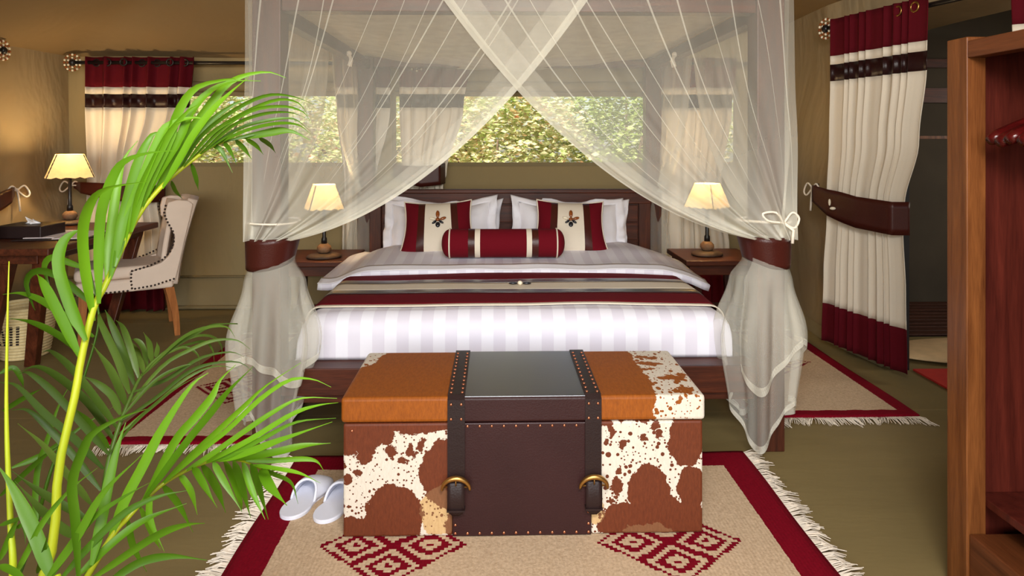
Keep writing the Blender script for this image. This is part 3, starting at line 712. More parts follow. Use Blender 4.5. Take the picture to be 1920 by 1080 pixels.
def skirt(cx, cy, keys, seed, ntop, nm='net_skirt'):
    def fn(u, v):
        th = 6.2832 * u; z0 = keys[-1][0] + .07 * math.sin(2 * th + seed) + .05 * math.sin(3 * th + 2 * seed)
        z = keys[0][0] + (z0 - keys[0][0]) * v
        k = lerp_keys(keys, z); g = smooth(.15, .5, v)
        r = 1 + g * (.13 * math.sin(7 * th + seed) + .07 * math.sin(13 * th + 2 * seed + v * 2)); dx = k[2]
        return (cx + dx + k[0] * r * math.cos(th), cy + k[1] * r * math.sin(th) - .02 * v, z)
    o = MB().grid(fn, 150, 40, closed_u=True).build(nm, 'net_skirt', net, True)
    MB().grid(lambda u, v: fn(u, .965 + .035 * v), 150, 2, closed_u=True).build('hem', 'net_hem', o, True)
    # inner layer of the gathered cloth, shorter
    def fn2(u, v):
        p = fn(u * .55 + .45 + .07 * seed, min(1, v * (.68 + .05 * math.sin(u * 9)))); return (cx + (p[0] - cx) * 1.06, cy + (p[1] - cy) * 1.10, p[2])
    o2 = MB().grid(fn2, 90, 26).build(nm, 'net_skirt', net, True)
    MB().grid(lambda u, v: fn2(u, .94 + .06 * v), 90, 2).build('hem', 'net_hem', o2, True)
LPX, RPX = BX - PX, BX + PX
skirt(LPX, 2.985, [(.94, .098, .095, .015), (.83, .088, .09, .01), (.74, .12, .12, .02), (.50, .168, .15, .025), (.13, .120, .12, .01)], .6, 0)
skirt(RPX, 2.985, [(.945, .098, .095, -.015), (.84, .088, .09, -.012), (.74, .125, .12, -.03), (.50, .172, .15, -.035), (.15, .135, .12, -.03)], 2.3, 0)
for sx in (-1, 1):
    kx = BX + sx * 1.125
    def fnr(u, v, kx=kx, sx=sx):
        th = 6.2832 * u; r = 1 + .18 * math.sin(6 * th); k = .05 + .05 * smooth(0, .5, v)
        return (kx - sx * .03 + k * 1.2 * r * math.cos(th), 5.185 + k * .9 * r * math.sin(th), .97 - .9 * v)
    MB().grid(fnr, 70, 20, closed_u=True).build('net_skirt', 'net_skirt', net, True)
# white tie cords above the leather cuffs
def loop(pts, r=.006): return MB().tube(pts, r, 6)
def arc(c, rx, ry, z0, dz, a0, a1, n=24): return [(c[0] + rx * math.cos(a0 + (a1 - a0) * k / n), c[1] + ry * math.sin(a0 + (a1 - a0) * k / n), z0 + dz * math.sin(k * .5)) for k in range(n + 1)]
loop(arc((LPX + .012, 2.985), .112, .125, 1.0, .002, 0, 6.28), .0042).build('tie_cord', 'cord', net, True)
b = loop(arc((RPX - .012, 2.985), .115, .112, 1.0, .003, 0, 6.28)); q = Vector((RPX + .03, 2.868, 1.0))
b.tube(crom([q, q + Vector((-.04, -.012, .045)), q + Vector((-.095, -.01, .04)), q + Vector((-.07, -.01, .01)), q], 20), .005, 6)
b.tube(crom([q, q + Vector((.03, -.012, .045)), q + Vector((.06, -.01, .02)), q + Vector((.04, -.01, -.02)), q], 20), .005, 6)
b.tube([q, q + Vector((.035, -.012, -.03)), q + Vector((.03, -.012, -.085))], .007, 6); b.build('tie_cord', 'cord', net, True)
def cuff(cx, dx, label, tilt):
    def fn(u, v):
        th = 6.2832 * u; f = 1.0 - .13 * v
        return (cx + dx + .112 * f * math.cos(th) - .012 * v * (1 if dx > 0 else -1), 2.985 + .118 * f * math.sin(th), .935 - .115 * v - tilt * math.cos(th) * v - .02 * v * max(0, -math.sin(th)))
    b = MB().grid(fn, 48, 6, closed_u=True).build('net_tieback', 'leather_strap', smooth=True, solid=.006, origin=(cx, 2.985, .8)); tag(b, label, 'tieback', 'leather net tiebacks')
cuff(LPX, .012, 'brown leather cuff gathering the net at the left front bedpost', -.012); cuff(RPX, -.012, 'brown leather cuff gathering the net at the right front bedpost', .012)

# ================================================================== CURTAINS
def curtain(name, p0, dirv, normal, bands, keys, label, group, folds=6, amp=.03, eyelets=None, nu=140, rows=10):
    """bands: (part name, z top, z bottom, material); keys: (z, left s, right s)"""
    d = Vector(dirv).normalized(); n = Vector(normal).normalized(); p0 = Vector(p0)
    mid = p0 + d * (keys[0][1] + keys[0][2]) / 2
    t = thing(name, (mid.x, mid.y, bands[-1][2]), label, 'curtain', group)
    def pt(u, z):
        a, b = lerp_keys(keys, z); w0 = keys[0][2] - keys[0][1]; sq = (b - a) / w0
        uu = u + .035 * math.sin(u * 13 + folds) + .02 * math.sin(u * 31); A = amp * (.75 + .5 * (1 - sq))
        f = math.sin(6.2832 * folds * uu); f = math.copysign(abs(f) ** .7, f)
        return p0 + d * (a + (b - a) * u + .008 * math.cos(6.2832 * folds * uu)) + n * (A * f) + Vector((0, 0, z))
    for nm, z1, z0, m in bands:
        r = max(2, int((z1 - z0) / .04))
        MB().grid(lambda u, v: pt(u, z1 + (z0 - z1) * v), nu, r).build(nm, m, t, True, solid=.003)
    if eyelets:
        for k in range(eyelets[1]):
            u = (k + .5) / eyelets[1]
            if len(eyelets) > 3 and u < eyelets[3]: continue
            c = pt(u, eyelets[0]); b = MB()
            b.tube([c + n * .006 + d * (.026 * math.cos(a / 16 * 6.2832)) + Vector((0, 0, .026 * math.sin(a / 16 * 6.2832))) for a in range(16)], .006, 6, True)
            b.build('eyelet', eyelets[2] if len(eyelets) > 2 else 'black_metal', t, True)
    return t
def rod(a, b, label, fin_at, r=.014):
    a = Vector(a); b = Vector(b); t = thing('curtain_rod', (a + b) / 2, label, 'curtain rod'); d = (b - a).normalized()
    MB().tube([a, b], r, 12).build('pole', 'black_metal', t, True)
    s1 = Vector((0, 0, 1)); s2 = d
    f = MB(); f.ball(a - d * .02, .026, 12, 8); f = f.build('finial', 'black_metal', t, True)
    for rad, cnt in ((.062, 20), (.036, 12)):
        for k in range(cnt):
            a2 = 6.2832 * k / cnt; c = a - d * .02 + (s1 * math.sin(a2) + s2 * math.cos(a2)) * rad * 1.0
            MB().ball(c, .009, 8, 5).build('bead', 'shell' if k % 2 else 'bead_brown', f, True)
    return t
def tieband(name, pts, h0, h1, label, bow=None, group='leather curtain tiebacks'):
    """strip of leather following pts; heights at the ends"""
    t = thing(name, pts[0], label, 'tieback', group); n = len(pts) - 1
    def fn(u, v):
        i = min(n - 1, int(u * n)); f = u * n - i; p = Vector(pts[i]).lerp(Vector(pts[i + 1]), f); h = h0 + (h1 - h0) * smooth(0, .55, u)
        return p + Vector((0, 0, (.5 - v) * h))
    MB().grid(fn, 40, 5).build('band', 'leather_strap', t, True, solid=.006)
    if bow is not None:
        q = Vector(bow[0]); e = Vector(bow[1]); b = MB()
        b.tube(crom([q, q + e * .05 + Vector((0, 0, .03)), q + e * .085 + Vector((0, 0, -.025)), q + e * .06 + Vector((0, 0, -.05)), q], 20), .006, 6)
        b.tube(crom([q, q - e * .035 + Vector((0, 0, .03)), q - e * .06 + Vector((0, 0, .0)), q], 16), .006, 6)
        b.tube([q, q + e * .012 + Vector((0, 0, -.07)), q + e * .02 + Vector((0, 0, -.15))], .007, 6)
        b.ball(q, .014); b.build('cord_bow', 'cord', t, True)
    return t
CB = lambda zt, zb, hem: [('maroon_header', zt, zt - .235, 'maroon_curtain'), ('white_stripe', zt - .235, zt - .29, 'cream_cloth'), ('leather_stripe', zt - .29, zt - .395, 'leather_band'), ('cream_panel', zt - .395, hem, 'cream_cloth'), ('maroon_hem', hem, zb, 'maroon_curtain')]
# back wall, left window
YC = 5.40
rod((-3.28, YC, 1.955), (-.62, YC, 1.955), 'black curtain rod with beaded finial over the left back window', 0)
curtain('curtain', (-3.19, YC, 0), (1, 0, 0), (0, -1, 0), CB(2.0, .02, .30), [(2.0, 0, .83), (1.6, 0, .80), (1.12, .02, .62), (.95, .02, .54), (.6, 0, .58), (.02, 0, .60)],
        'cream curtain with maroon header on the back wall beside the desk lamp', 'window curtains', 7, .04, (1.955, 7))
tieband('curtain_tieback', [(-3.30, YC + .02, 1.0), (-3.18, YC - .09, .985), (-2.9, YC - .12, .95), (-2.64, YC - .09, .935), (-2.60, YC + .03, .935)], .05, .13, 'dark leather tieback with cord bow behind the armchair', ((-3.30, YC - .02, 1.0), (-1, 0, 0)))
# curtains between the windows
curtain('curtain', (-1.28, YC, 0), (1, 0, 0), (0, -1, 0), CB(2.0, .02, .30), [(2.0, 0, .44), (1.6, .02, .44), (.98, .08, .32), (.6, .06, .34), (.02, .05, .36)],
        'bunched cream curtain seen through the net by the left rear bedpost', 'window curtains', 4, .028, (1.955, 4))
rod((-.60, YC - .04, 1.955), (2.05, YC - .04, 1.955), 'black curtain rod over the wide window behind the bed', 0)
curtain('curtain', (-.76, YC - .04, 0), (1, 0, 0), (0, -1, 0), CB(2.0, .02, .30), [(2.0, 0, .56), (1.6, 0, .50), (1.1, .02, .37), (.98, .02, .34), (.6, 0, .36), (.02, 0, .38)],
        'cream curtain with leather tieback left of the wide window behind headboard', 'window curtains', 5, .025, (1.955, 5))
tieband('curtain_tieback', [(-.80, YC - .06, 1.12), (-.72, YC - .13, 1.09), (-.58, YC - .15, 1.07), (-.43, YC - .13, 1.085), (-.40, YC - .02, 1.09)], .10, .16, 'wide dark leather tieback on the curtain above the left white pillow')
curtain('curtain', (1.20, YC - .04, 0), (1, 0, 0), (0, -1, 0), CB(2.0, .02, .30), [(2.0, 0, .70), (1.6, .02, .66), (1.05, .06, .58), (.9, .06, .58), (.5, .02, .64), (.02, 0, .66)],
        'lamp lit cream curtain behind the right bedside table', 'window curtains', 6, .028, (1.955, 6))
# doorway on the right
ra, rb = Vector((2.105, 4.44, 2.075)), Vector((2.62, 2.15, 2.075)); rd = (rb - ra).normalized(); rnn = Vector((rd.y, -rd.x, 0)).normalized()
if rnn.x > 0: rnn = -rnn
rod(ra + rd * .075 - rnn * .03, rb - rnn * .03, 'black curtain rod with beaded finial over the doorway on the right', 0)
curtain('door_curtain', (ra.x, ra.y, 0), rd, rnn, CB(2.12, .055, .30), [(2.12, .14, .87), (1.75, .14, .86), (1.35, .13, .81), (.98, .11, .71), (.86, .11, .70), (.5, .08, .72), (.055, .06, .73)],
        'long cream curtain with maroon header and hem tied at the doorway', 'doorway curtains', 9, .015, (2.075, 6, 'brass', .7))
P = lambda s, off, z: ra + rd * s + rnn * off - Vector((0, 0, ra.z - z))
tb = tieband('curtain_tieback', [P(.0, -.02, 1.03), P(.04, .06, 1.005), P(.2, .075, .96), P(.45, .08, .925), P(.70, .06, .915), P(.73, -.03, .915)], .07, .185, 'broad brown leather tieback with shell charm on the doorway curtain', (P(-.01, .02, 1.035), -rd))
b = MB(); c0 = P(.24, .092, .965)
b.ball(c0, (.008, .008, .022)); b.ball(c0 + Vector((.006, -.03, -.035)), (.02, .012, .01)); b.build('shell_charm', 'shell', tb, True)
curtain('door_curtain', (ra.x, ra.y, 0), rd, rnn, CB(2.12, .055, .30), [(2.12, 1.33, 1.95), (1.75, 1.34, 1.95), (.98, 1.55, 1.95), (.055, 1.52, 1.95)],
        'maroon and white curtain top showing above the wardrobe', 'doorway curtains', 5, .022, (2.075, 4, 'brass'))
# left wall curtain, mostly past the frame
rod((XL + .10, 4.66, 1.955), (XL + .10, 3.2, 1.955), 'beaded rod finial on the left wall at the picture edge', 0)
curtain('curtain', (XL + .10, 4.72, 0), (0, -1, 0), (1, 0, 0), CB(2.0, .02, .30), [(2.0, .10, .75), (1.5, .12, .7), (1.0, .14, .45), (.6, .1, .5), (.02, .1, .5)],
        'cream curtain on the left wall beside the desk', 'window curtains', 5, .025, (1.955, 5))
tieband('curtain_tieback', [(XL + .05, 4.86, .995), (XL + .13, 4.72, .975), (XL + .17, 4.5, .93), (XL + .14, 4.26, .92)], .06, .12, 'dark leather tieback with cord bow on the left wall by the tissue box', ((XL + .07, 4.86, 1.0), (.6, .6, 0)))

# ================================================================== RUGS
def rug(x0, x1, y0, y1, band, diamonds, label, ends, name):
    cx, cy = (x0 + x1) / 2, (y0 + y1) / 2; hw, hh = (x1 - x0) / 2, (y1 - y0) / 2
    mk_rug(name, cx, hw, hh, band, [(a - cx, b - cy, c, d) for a, b, c, d in diamonds], 'X' if ends == 'X' else 'Y')
    t = thing('woven_rug', (cx, cy, 0), label, 'rug', 'maroon bordered rugs around the bed')
    b = MB(); b.grid(lambda u, v: (x0 + (x1 - x0) * u + .004 * math.sin(v * 9), y0 + (y1 - y0) * v + .004 * math.sin(u * 8), .011 + .001 * math.sin(u * 40)), 60, 60)
    b.build('pile', name, t, True, solid=.014)
    fr = MB(); rnd = random.Random(name)
    L = (y1 - y0) if ends == 'X' else (x1 - x0); n = int(L / .0042)
    for e in (0, 1):
        for k in range(n):
            f = (k + rnd.random()) / n; cl = math.sin(k * .23 + e) * .5 + math.sin(k * .071) * .5
            ln = rnd.uniform(.05, .085) * (1 + .25 * cl); sw = cl * .03 + rnd.uniform(-.012, .012)
            if ends == 'X':
                s_ = -1 if e == 0 else 1; xs = x0 if e == 0 else x1; p = [(xs - s_ * .005, y0 + L * f, .01), (xs + s_ * ln * .5, y0 + L * f + sw * .4, .012 + .008 * rnd.random()), (xs + s_ * ln, y0 + L * f + sw, .004 + .005 * rnd.random())]
            else:
                s_ = -1 if e == 0 else 1; ys = y0 if e == 0 else y1; p = [(x0 + L * f, ys - s_ * .005, .01), (x0 + L * f + sw * .4, ys + s_ * ln * .5, .012 + .008 * rnd.random()), (x0 + L * f + sw, ys + s_ * ln, .004 + .005 * rnd.random())]
            fr.tube(p, [.0022, .002, .0014], 3)
    fr.build('fringe', 'cord', t, kind='stuff'); return t
rug(-.84, 1.055, 1.62, 2.90, .125, [(-.345, 2.25, .245, .215), (.57, 2.25, .245, .215)], 'maroon bordered rug with diamond motifs under the hide trunk', 'X', 'rug_foot')
rug(-1.75, -.98, 3.04, 4.72, .075, [(-1.38, 3.72, .25, .24), (-1.38, 4.25, .25, .22)], 'maroon bordered rug on the floor left of the bed', 'Y', 'rug_left')
rug(1.20, 2.055, 3.26, 4.72, .075, [(1.62, 4.05, .26, .22)], 'maroon bordered rug on the floor right of the bed', 'Y', 'rug_right')

# ================================================================== TRUNK
TX, TY0, TY1, TZ = .096, 2.30, 2.78, .49; ZB = .020
tr = thing('storage_trunk', (TX, (TY0 + TY1) / 2, ZB), 'cowhide and brown leather trunk with two buckled straps at the bed foot', 'trunk')
SX = [(-.258, -.200), (.204, .259)]
LZ = .405
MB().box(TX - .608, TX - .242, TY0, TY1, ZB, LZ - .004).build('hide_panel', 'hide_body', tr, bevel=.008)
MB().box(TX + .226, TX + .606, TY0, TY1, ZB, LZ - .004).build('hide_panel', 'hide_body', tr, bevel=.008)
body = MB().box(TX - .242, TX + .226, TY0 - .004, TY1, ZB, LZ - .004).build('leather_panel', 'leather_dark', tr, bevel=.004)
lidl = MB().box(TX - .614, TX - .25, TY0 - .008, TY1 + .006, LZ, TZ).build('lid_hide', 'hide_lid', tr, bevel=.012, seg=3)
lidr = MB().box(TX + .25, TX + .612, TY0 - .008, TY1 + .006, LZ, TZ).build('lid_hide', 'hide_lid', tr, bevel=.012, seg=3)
lidc = MB().box(TX - .25, TX + .25, TY0 - .009, TY1 + .006, LZ, TZ - .002).build('lid_leather', 'leather_dark', tr, bevel=.008, seg=3)
MB().box(TX - .202, TX + .206, TY0 - .004, TY1 + .003, TZ - .004, TZ + .001).build('lid_top', 'leather_sky_sheen', tr, bevel=.002)
def stud(c, par, r=.0048, ax='Y'):
    rr = (r, r * .6, r) if ax == 'Y' else (r, r, r * .6); return MB().ball(c, rr, 8, 5).build('rivet', 'copper', par, True)
for a, b in SX:
    xa, xb = TX + a, TX + b; xm = (xa + xb) / 2; w2 = (xb - xa) / 2
    prof = [(TY1 + .004, TZ + .002), (TY0 + .004, TZ + .002), (TY0 - .010, TZ - .010), (TY0 - .011, LZ), (TY0 - .011, .30), (TY0 - .010, .215)]
    st = MB().grid(lambda u, v: (xa + (xb - xa) * u, prof[min(4, int(v * 5))][0] + (prof[min(4, int(v * 5)) + 1][0] - prof[min(4, int(v * 5))][0]) * (v * 5 - min(4, int(v * 5))),
                              prof[min(4, int(v * 5))][1] + (prof[min(4, int(v * 5)) + 1][1] - prof[min(4, int(v * 5))][1]) * (v * 5 - min(4, int(v * 5)))), 3, 5).build('strap', 'leather_black', tr, solid=.006)
    # raised edges with studs on the lid top
    for k in range(12):
        y = TY0 + .02 + k * .0385
        for xx in (xa + .010, xb - .010): stud((xx, y, TZ + .006), st, .0055, 'Z')
    for z in (TZ - .022, LZ + .014):
        for xx in (xa + .012, xb - .012): stud((xx, TY0 - .0155, z), st)
    # strap end through the buckle
    tip = MB(); 
    def tipf(u, v, xm=xm, w2=w2):
        z = .215 - .115 * v; ww = w2 * (.98 if v < .72 else .98 * math.sqrt(max(.05, 1 - ((v - .72) / .30) ** 2)))
        return (xm + (2 * u - 1) * ww, TY0 - .020 - .010 * math.sin(v * 3.1), z)
    tip.grid(tipf, 4, 10); tip.build('strap_tip', 'leather_black', tr, True, solid=.006)
    kp = MB().box(xa - .001, xb + .001, TY0 - .036, TY0 - .004, .118, .124).build('keeper', 'leather_black', tr)
    bk = MB(); pts = []
    for k in range(25):
        th = math.pi * k / 24; pts.append((xm + .046 * math.cos(th), TY0 - .026 - .012 * math.sin(th), .188 + .044 * math.sin(th)))
    bk.tube(pts, [.0045 + .0045 * math.sin(math.pi * k / 24) for k in range(25)], 8); bk.tube([(xm - .041, TY0 - .018, .194), (xm + .041, TY0 - .018, .194)], .003, 6)
    bk = bk.build('buckle', 'brass', tr, True)
    MB().tube([(xm, TY0 - .036, .229), (xm, TY0 - .034, .205)], .0025, 6).build('prong', 'brass', bk, True)
for k in range(12):
    x = TX - .232 + k * (.448 / 11)
    stud((x, TY0 - .006, ZB + .012), body)
    if .06 < k / 11 < .93 and SX[0][1] < x - TX < SX[1][0]: stud((x, TY0 - .006, LZ - .014), body)
for z in (.06, .10):
    for x in (TX - .232, TX + .216): stud((x, TY0 - .006, z), body)
stud((TX - .578, TY0 - .001, LZ - .028), tr)

# ================================================================== SLIPPERS
def slipper(c, rz, label):
    t = thing('slipper', c, label, 'slipper', 'white slippers on the rug'); m = Matrix.Rotation(rz, 3, 'Z'); c = Vector(c)
    L, Wd = .29, .056
    def wid(v): return Wd * (1 - .22 * math.exp(-((v - .42) / .16) ** 2)) * (1 - .14 * (v < .3) * (1 - v / .3)) * math.sqrt(max(0, 1 - abs(2 * v - 1) ** 5))
    loc = lambda x, y, z: c + m @ Vector((x, y, z))
    sole = MB()
    ring_ = []
    N = 40
    for k in range(N):
        v = .5 - .5 * math.cos(math.pi * k / (N - 1)); ring_.append((wid(v), v * L))
    out = [(x, y) for x, y in ring_] + [(-x, y) for x, y in reversed(ring_[1:-1])]
    vs = [loc(x, y, 0) for x, y in out] + [loc(x * 1.03, y, .009) for x, y in out] + [loc(x * .97, y, .014) for x, y in out]; n = len(out)
    fs = [tuple(range(n - 1, -1, -1)), tuple(2 * n + k for k in range(n))] + [(j * n + k, j * n + (k + 1) % n, (j + 1) * n + (k + 1) % n, (j + 1) * n + k) for j in range(2) for k in range(n)]
    sole.add(vs, fs).build('sole', 'slipper_white', t)
    def vamp(u, v):
        th = math.pi * u; v0 = .40 + .16 * math.sin(th) * 1.0; vv = v0 + (.995 - v0) * v
        h = .058 * (1 - ((vv - .45) / .56) ** 2) if vv > .45 else .058
        return loc(wid(vv) * 1.05 * math.cos(th), vv * L, .010 + max(.004, h) * math.sin(th) ** .8)
    MB().grid(vamp, 24, 16).build('upper', 'slipper_white', t, True, solid=.006)
    MB().tube([vamp(k / 28, 0) for k in range(29)], .0048, 8).build('rim', 'slipper_white', t, True)
    return t
slipper((-.735, 2.41, .019), R(-13), 'white terry slipper on the rug, nearer the palm'); slipper((-.612, 2.385, .019), R(-15), 'white terry slipper on the rug, touching the trunk side')

# ================================================================== NIGHTSTANDS + LAMPS
def nightstand(cx, cy, label):
    t = thing('bedside_table', (cx, cy, 0), label, 'bedside table', 'bedside tables'); h = .26
    MB().box(cx - h, cx + h, cy - h, cy + h, .515, .55).build('top', 'bed_wood_x', t, bevel=.006)
    MB().box(cx - h + .03, cx + h - .03, cy - h + .03, cy + h - .03, .45, .515).build('apron', 'bed_wood_x', t, bevel=.003)
    for sx in (-1, 1):
        for sy in (-1, 1):
            b = MB(); pts = [(cx + sx * (h - .05 + .03 * math.sin(k / 8 * 3.14 - 1.57) * 1.0 - .03 * math.sin(k / 8 * 3.1416)), cy + sy * (h - .06), .452 - .452 * k / 8) for k in range(9)]
            for k in range(8): b.bar(pts[k], pts[k + 1], (.045, .045), (.045, .045))
            b.build('leg', 'bed_wood_z', t)
    MB().box(cx - h + .06, cx + h - .06, cy - h + .06, cy + h - .06, .14, .165).build('shelf', 'bed_wood_x', t, bevel=.004)
nightstand(-1.22, 4.77, 'dark wooden bedside table left of the bed'); nightstand(1.52, 4.75, 'dark wooden bedside table right of the bed')
def lamp(loc, sc, rz, label, power):
    t = thing('table_lamp', loc, label, 'lamp', 'hide shade lamps'); t.rotation_euler.z = rz; t['_w'] = (0, 0, 0)
    k = sc
    MB().lathe([(0, 0), (.10, 0), (.112, .006), (.108, .016), (.085, .026), (.05, .032), (0, .034)], 28, sx=1.05, sy=.92).build('base', 'base_wood', t, True)
    MB().lathe([(.016, .03), (.036, .036), (.048, .055), (.046, .075), (.03, .092), (.016, .097)], 24, sx=1, sy=1).build('stone', 'stone', t, True)
    MB().lathe([(.020, .095), (.019, .13), (.013, .14), (.0115, .33), (.016, .335), (.016, .345), (.008, .35), (.008, .40)], 16).build('stem', 'black_metal', t, True)
    sh = MB(); hb_, ht, z0, z1 = .115 * k, .064 * k, .335, .335 + .163
    n = 10
    for q in range(4):
        ma = Matrix.Rotation(q * math.pi / 2, 3, 'Z')
        def fn(u, v, ma=ma):
            h_ = hb_ + (ht - hb_) * v; x = (2 * u - 1) * h_; y = -h_ - .010 * math.sin(math.pi * u) * 1.0
            z = z0 + (z1 - z0) * v - (.006 * math.sin(u * 25) * (v < .01))
            return ma @ Vector((x, y, z))
        p = MB().grid(fn, n, 8).build('shade_panel', 'lamp_hide', t, True)
        c = [ma @ Vector((-(hb_ + (ht - hb_) * v), -(hb_ + (ht - hb_) * v), z0 + (z1 - z0) * v)) for v in [i / 12 for i in range(13)]]
        MB().tube(c, [.004 if i % 2 else .0025 for i in range(13)], 6).build('lacing', 'base_wood', p, True)
    f = MB(); f.tube([(ht * 1.0, 0, z1 - .01), (0, 0, z1 - .02), (-ht, 0, z1 - .01)], .002, 6); f.tube([(0, 0, .39), (0, 0, z1 - .02)], .002, 6); f.build('harp', 'black_metal', t)
    MB().ball((0, 0, .425), (.024, .024, .032), 12, 8).build('bulb', 'tissue', t, True)
    d = bpy.data.lights.new('lamp_glow', 'POINT'); d.energy = power; d.color = (1, .72, .38); d.shadow_soft_size = .035
    o = bpy.data.objects.new('lamp_glow', d); scene.collection.objects.link(o); o.parent = t; o.location = (.0, 0, .47)
    return t
lamp((-3.03, 4.93, .752), 1.22, R(33), 'lit table lamp with hide shade on the desk', 15)
lamp((-1.17, 4.68, .551), 1.0, R(24), 'lit table lamp with hide shade on the left bedside table', 8)
lamp((1.47, 4.72, .551), 1.0, R(42), 'lit table lamp with hide shade on the right bedside table', 10)

# ================================================================== DESK AND THINGS ON IT
dk = thing('writing_desk', (-2.92, 4.5, 0), 'dark wooden writing desk on splayed legs by the left wall', 'desk')
DX0, DX1, DY0, DY1 = -3.24, -2.47, 3.83, 5.06
MB().box(DX0, DX1, DY0, DY1, .71, .75).build('top', 'desk_wood', dk, bevel=.006)
MB().box(DX0 + .08, DX1 - .10, DY0 + .06, DY1 - .06, .655, .71).build('apron', 'desk_wood', dk, bevel=.003)
for (x0, y0, x1, y1) in ((-2.56, 3.92, -2.78, 4.16), (-2.74, 3.92, -3.02, 4.10), (-2.60, 5.02, -2.72, 4.86), (-3.24, 5.02, -3.24, 4.86)):
    MB().bar((x1, y1, 0), (x0, y0, .71), (.065, .075), (.055, .06)).build('leg', 'desk_wood_z', dk, bevel=.004)
tb = thing('tissue_box', at(62, 446, 4.28), 'black leather tissue box with a white tissue on the desk', 'tissue box'); q = tb.location
tb.location = (q.x, q.y, .752); tb['_w'] = tuple(tb.location); q = tb.location
MB().box(q.x - .14, q.x + .14, q.y - .14, q.y + .10, .752, .828).build('box', 'leather_black', tb, bevel=.006)
MB().box(q.x - .05, q.x + .05, q.y - .03, q.y + .0, .828, .8295).build('slot', 'black_metal', tb)
ts = MB(); ts.grid(lambda u, v: (q.x + (u - .5) * .10 * (1 - .35 * v) + .012 * math.sin(v * 5), q.y - .015 + .018 * math.sin(u * 9 + v * 2), .826 + .045 * v * (.75 + .35 * math.sin(u * 6.5))), 16, 8); ts.build('tissue', 'tissue', tb, True)
def slab(name, c, w_, h_, z0, z1, rz, mat, parent=None):
    m = Matrix.Rotation(rz, 3, 'Z'); b = MB(); b.box(-w_ / 2, w_ / 2, -h_ / 2, h_ / 2, z0, z1); b.v = [tuple(m @ Vector(v) + Vector((c[0], c[1], 0))) for v in b.v]; return b.build(name, mat, parent, bevel=.001)
fd = thing('document_folder', (-2.70, 4.36, .752), 'open leather folder with printed pale sheets on the desk', 'folder')
slab('cover', (-2.70, 4.36), .40, .46, .752, .757, R(8), 'leather_black', fd); slab('sheet', (-2.79, 4.37), .17, .36, .757, .7605, R(8), 'paper', fd); slab('sheet', (-2.60, 4.34), .17, .36, .757, .7605, R(8), 'paper', fd)
fr = thing('card_stand', (-3.02, 4.06, .752), 'small white framed stand at the left end of the desk', 'stand')
c = at(4, 440, 4.15); 
def tiltbox(x0, x1, z0, z1, y0, y1):
    b = MB(); b.box(x0, x1, y0, y1, z0, z1); b.v = [(v[0], v[1] + (v[2] - .752) * .35, v[2]) for v in b.v]; return b
tiltbox(-3.12, -2.955, .752, .855, 4.02, 4.04).build('frame', 'frame_white', fr, bevel=.004); tiltbox(-3.105, -2.975, .772, .838, 4.017, 4.022).build('face', 'screen_dark', fr)
tiltbox(-3.10, -2.98, .752, .79, 4.04, 4.09).build('foot', 'screen_dark', fr)
# waste basket
bk = thing('woven_basket', (-2.96, 4.36, 0), 'coiled straw basket with dark stitched marks under the desk', 'basket')
n_c = 17
for k in range(n_c):
    z = .012 + k * .0188; r = .125 + .042 * (k / (n_c - 1)) ** .8
    MB().tube([(-2.96 + r * math.cos(a / 36 * 6.2832), 4.36 + r * math.sin(a / 36 * 6.2832), z) for a in range(36)], .0112, 8, True).build('coil', 'basket', bk, True)
MB().lathe([(0, .003), (.12, .003), (.12, .012), (0, .012)], 28, (-2.96, 4.36, 0)).build('bottom', 'basket', bk)

# ================================================================== ARMCHAIR
ch = thing('armchair', (0, 0, 0), 'cream upholstered armchair with dark nailhead trim at the desk', 'armchair')
cs = .00358
def cp(px, py): return ((px - 230) * cs, (647 - py) * cs)
prof = [cp(*p) for p in ((222, 518), (226, 553), (262, 549), (300, 540), (308, 505), (316, 465), (326, 420), (331, 394), (322, 387), (302, 385), (287, 389), (283, 405), (284, 425), (293, 440), (299, 455), (297, 475), (288, 492), (276, 503), (258, 509), (236, 512))]
HW = .25
for s in (-1, 1):
    y0 = s * HW; y1 = s * (HW - .055)
    sd = MB().prism(prof, min(y0, y1), max(y0, y1)).build('side_panel', 'linen', ch, bevel=.010, seg=3)
    # nailheads along front edge, seat line and bottom edge
    path = [cp(*p) for p in ((283, 395), (280, 410), (287, 428), (296, 446), (297, 466), (290, 484), (278, 497), (258, 506), (240, 511), (226, 514), (225, 530), (227, 548), (262, 545), (297, 536))]
    tot = [0]
    for a, b in zip(path, path[1:]): tot.append(tot[-1] + math.dist(a, b))
    N = int(tot[-1] / .0235)
    for k in range(N + 1):
        d_ = tot[-1] * k / N; i = max(j for j in range(len(tot)) if tot[j] <= d_ + 1e-9); i = min(i, len(path) - 2); f = (d_ - tot[i]) / (tot[i + 1] - tot[i])
        x = path[i][0] + (path[i + 1][0] - path[i][0]) * f; z = path[i][1] + (path[i + 1][1] - path[i][1]) * f
        MB().ball((x, y0 + s * .001, z), (.0072, .0045, .0072), 8, 5).build('nailhead', 'nail', sd, True)
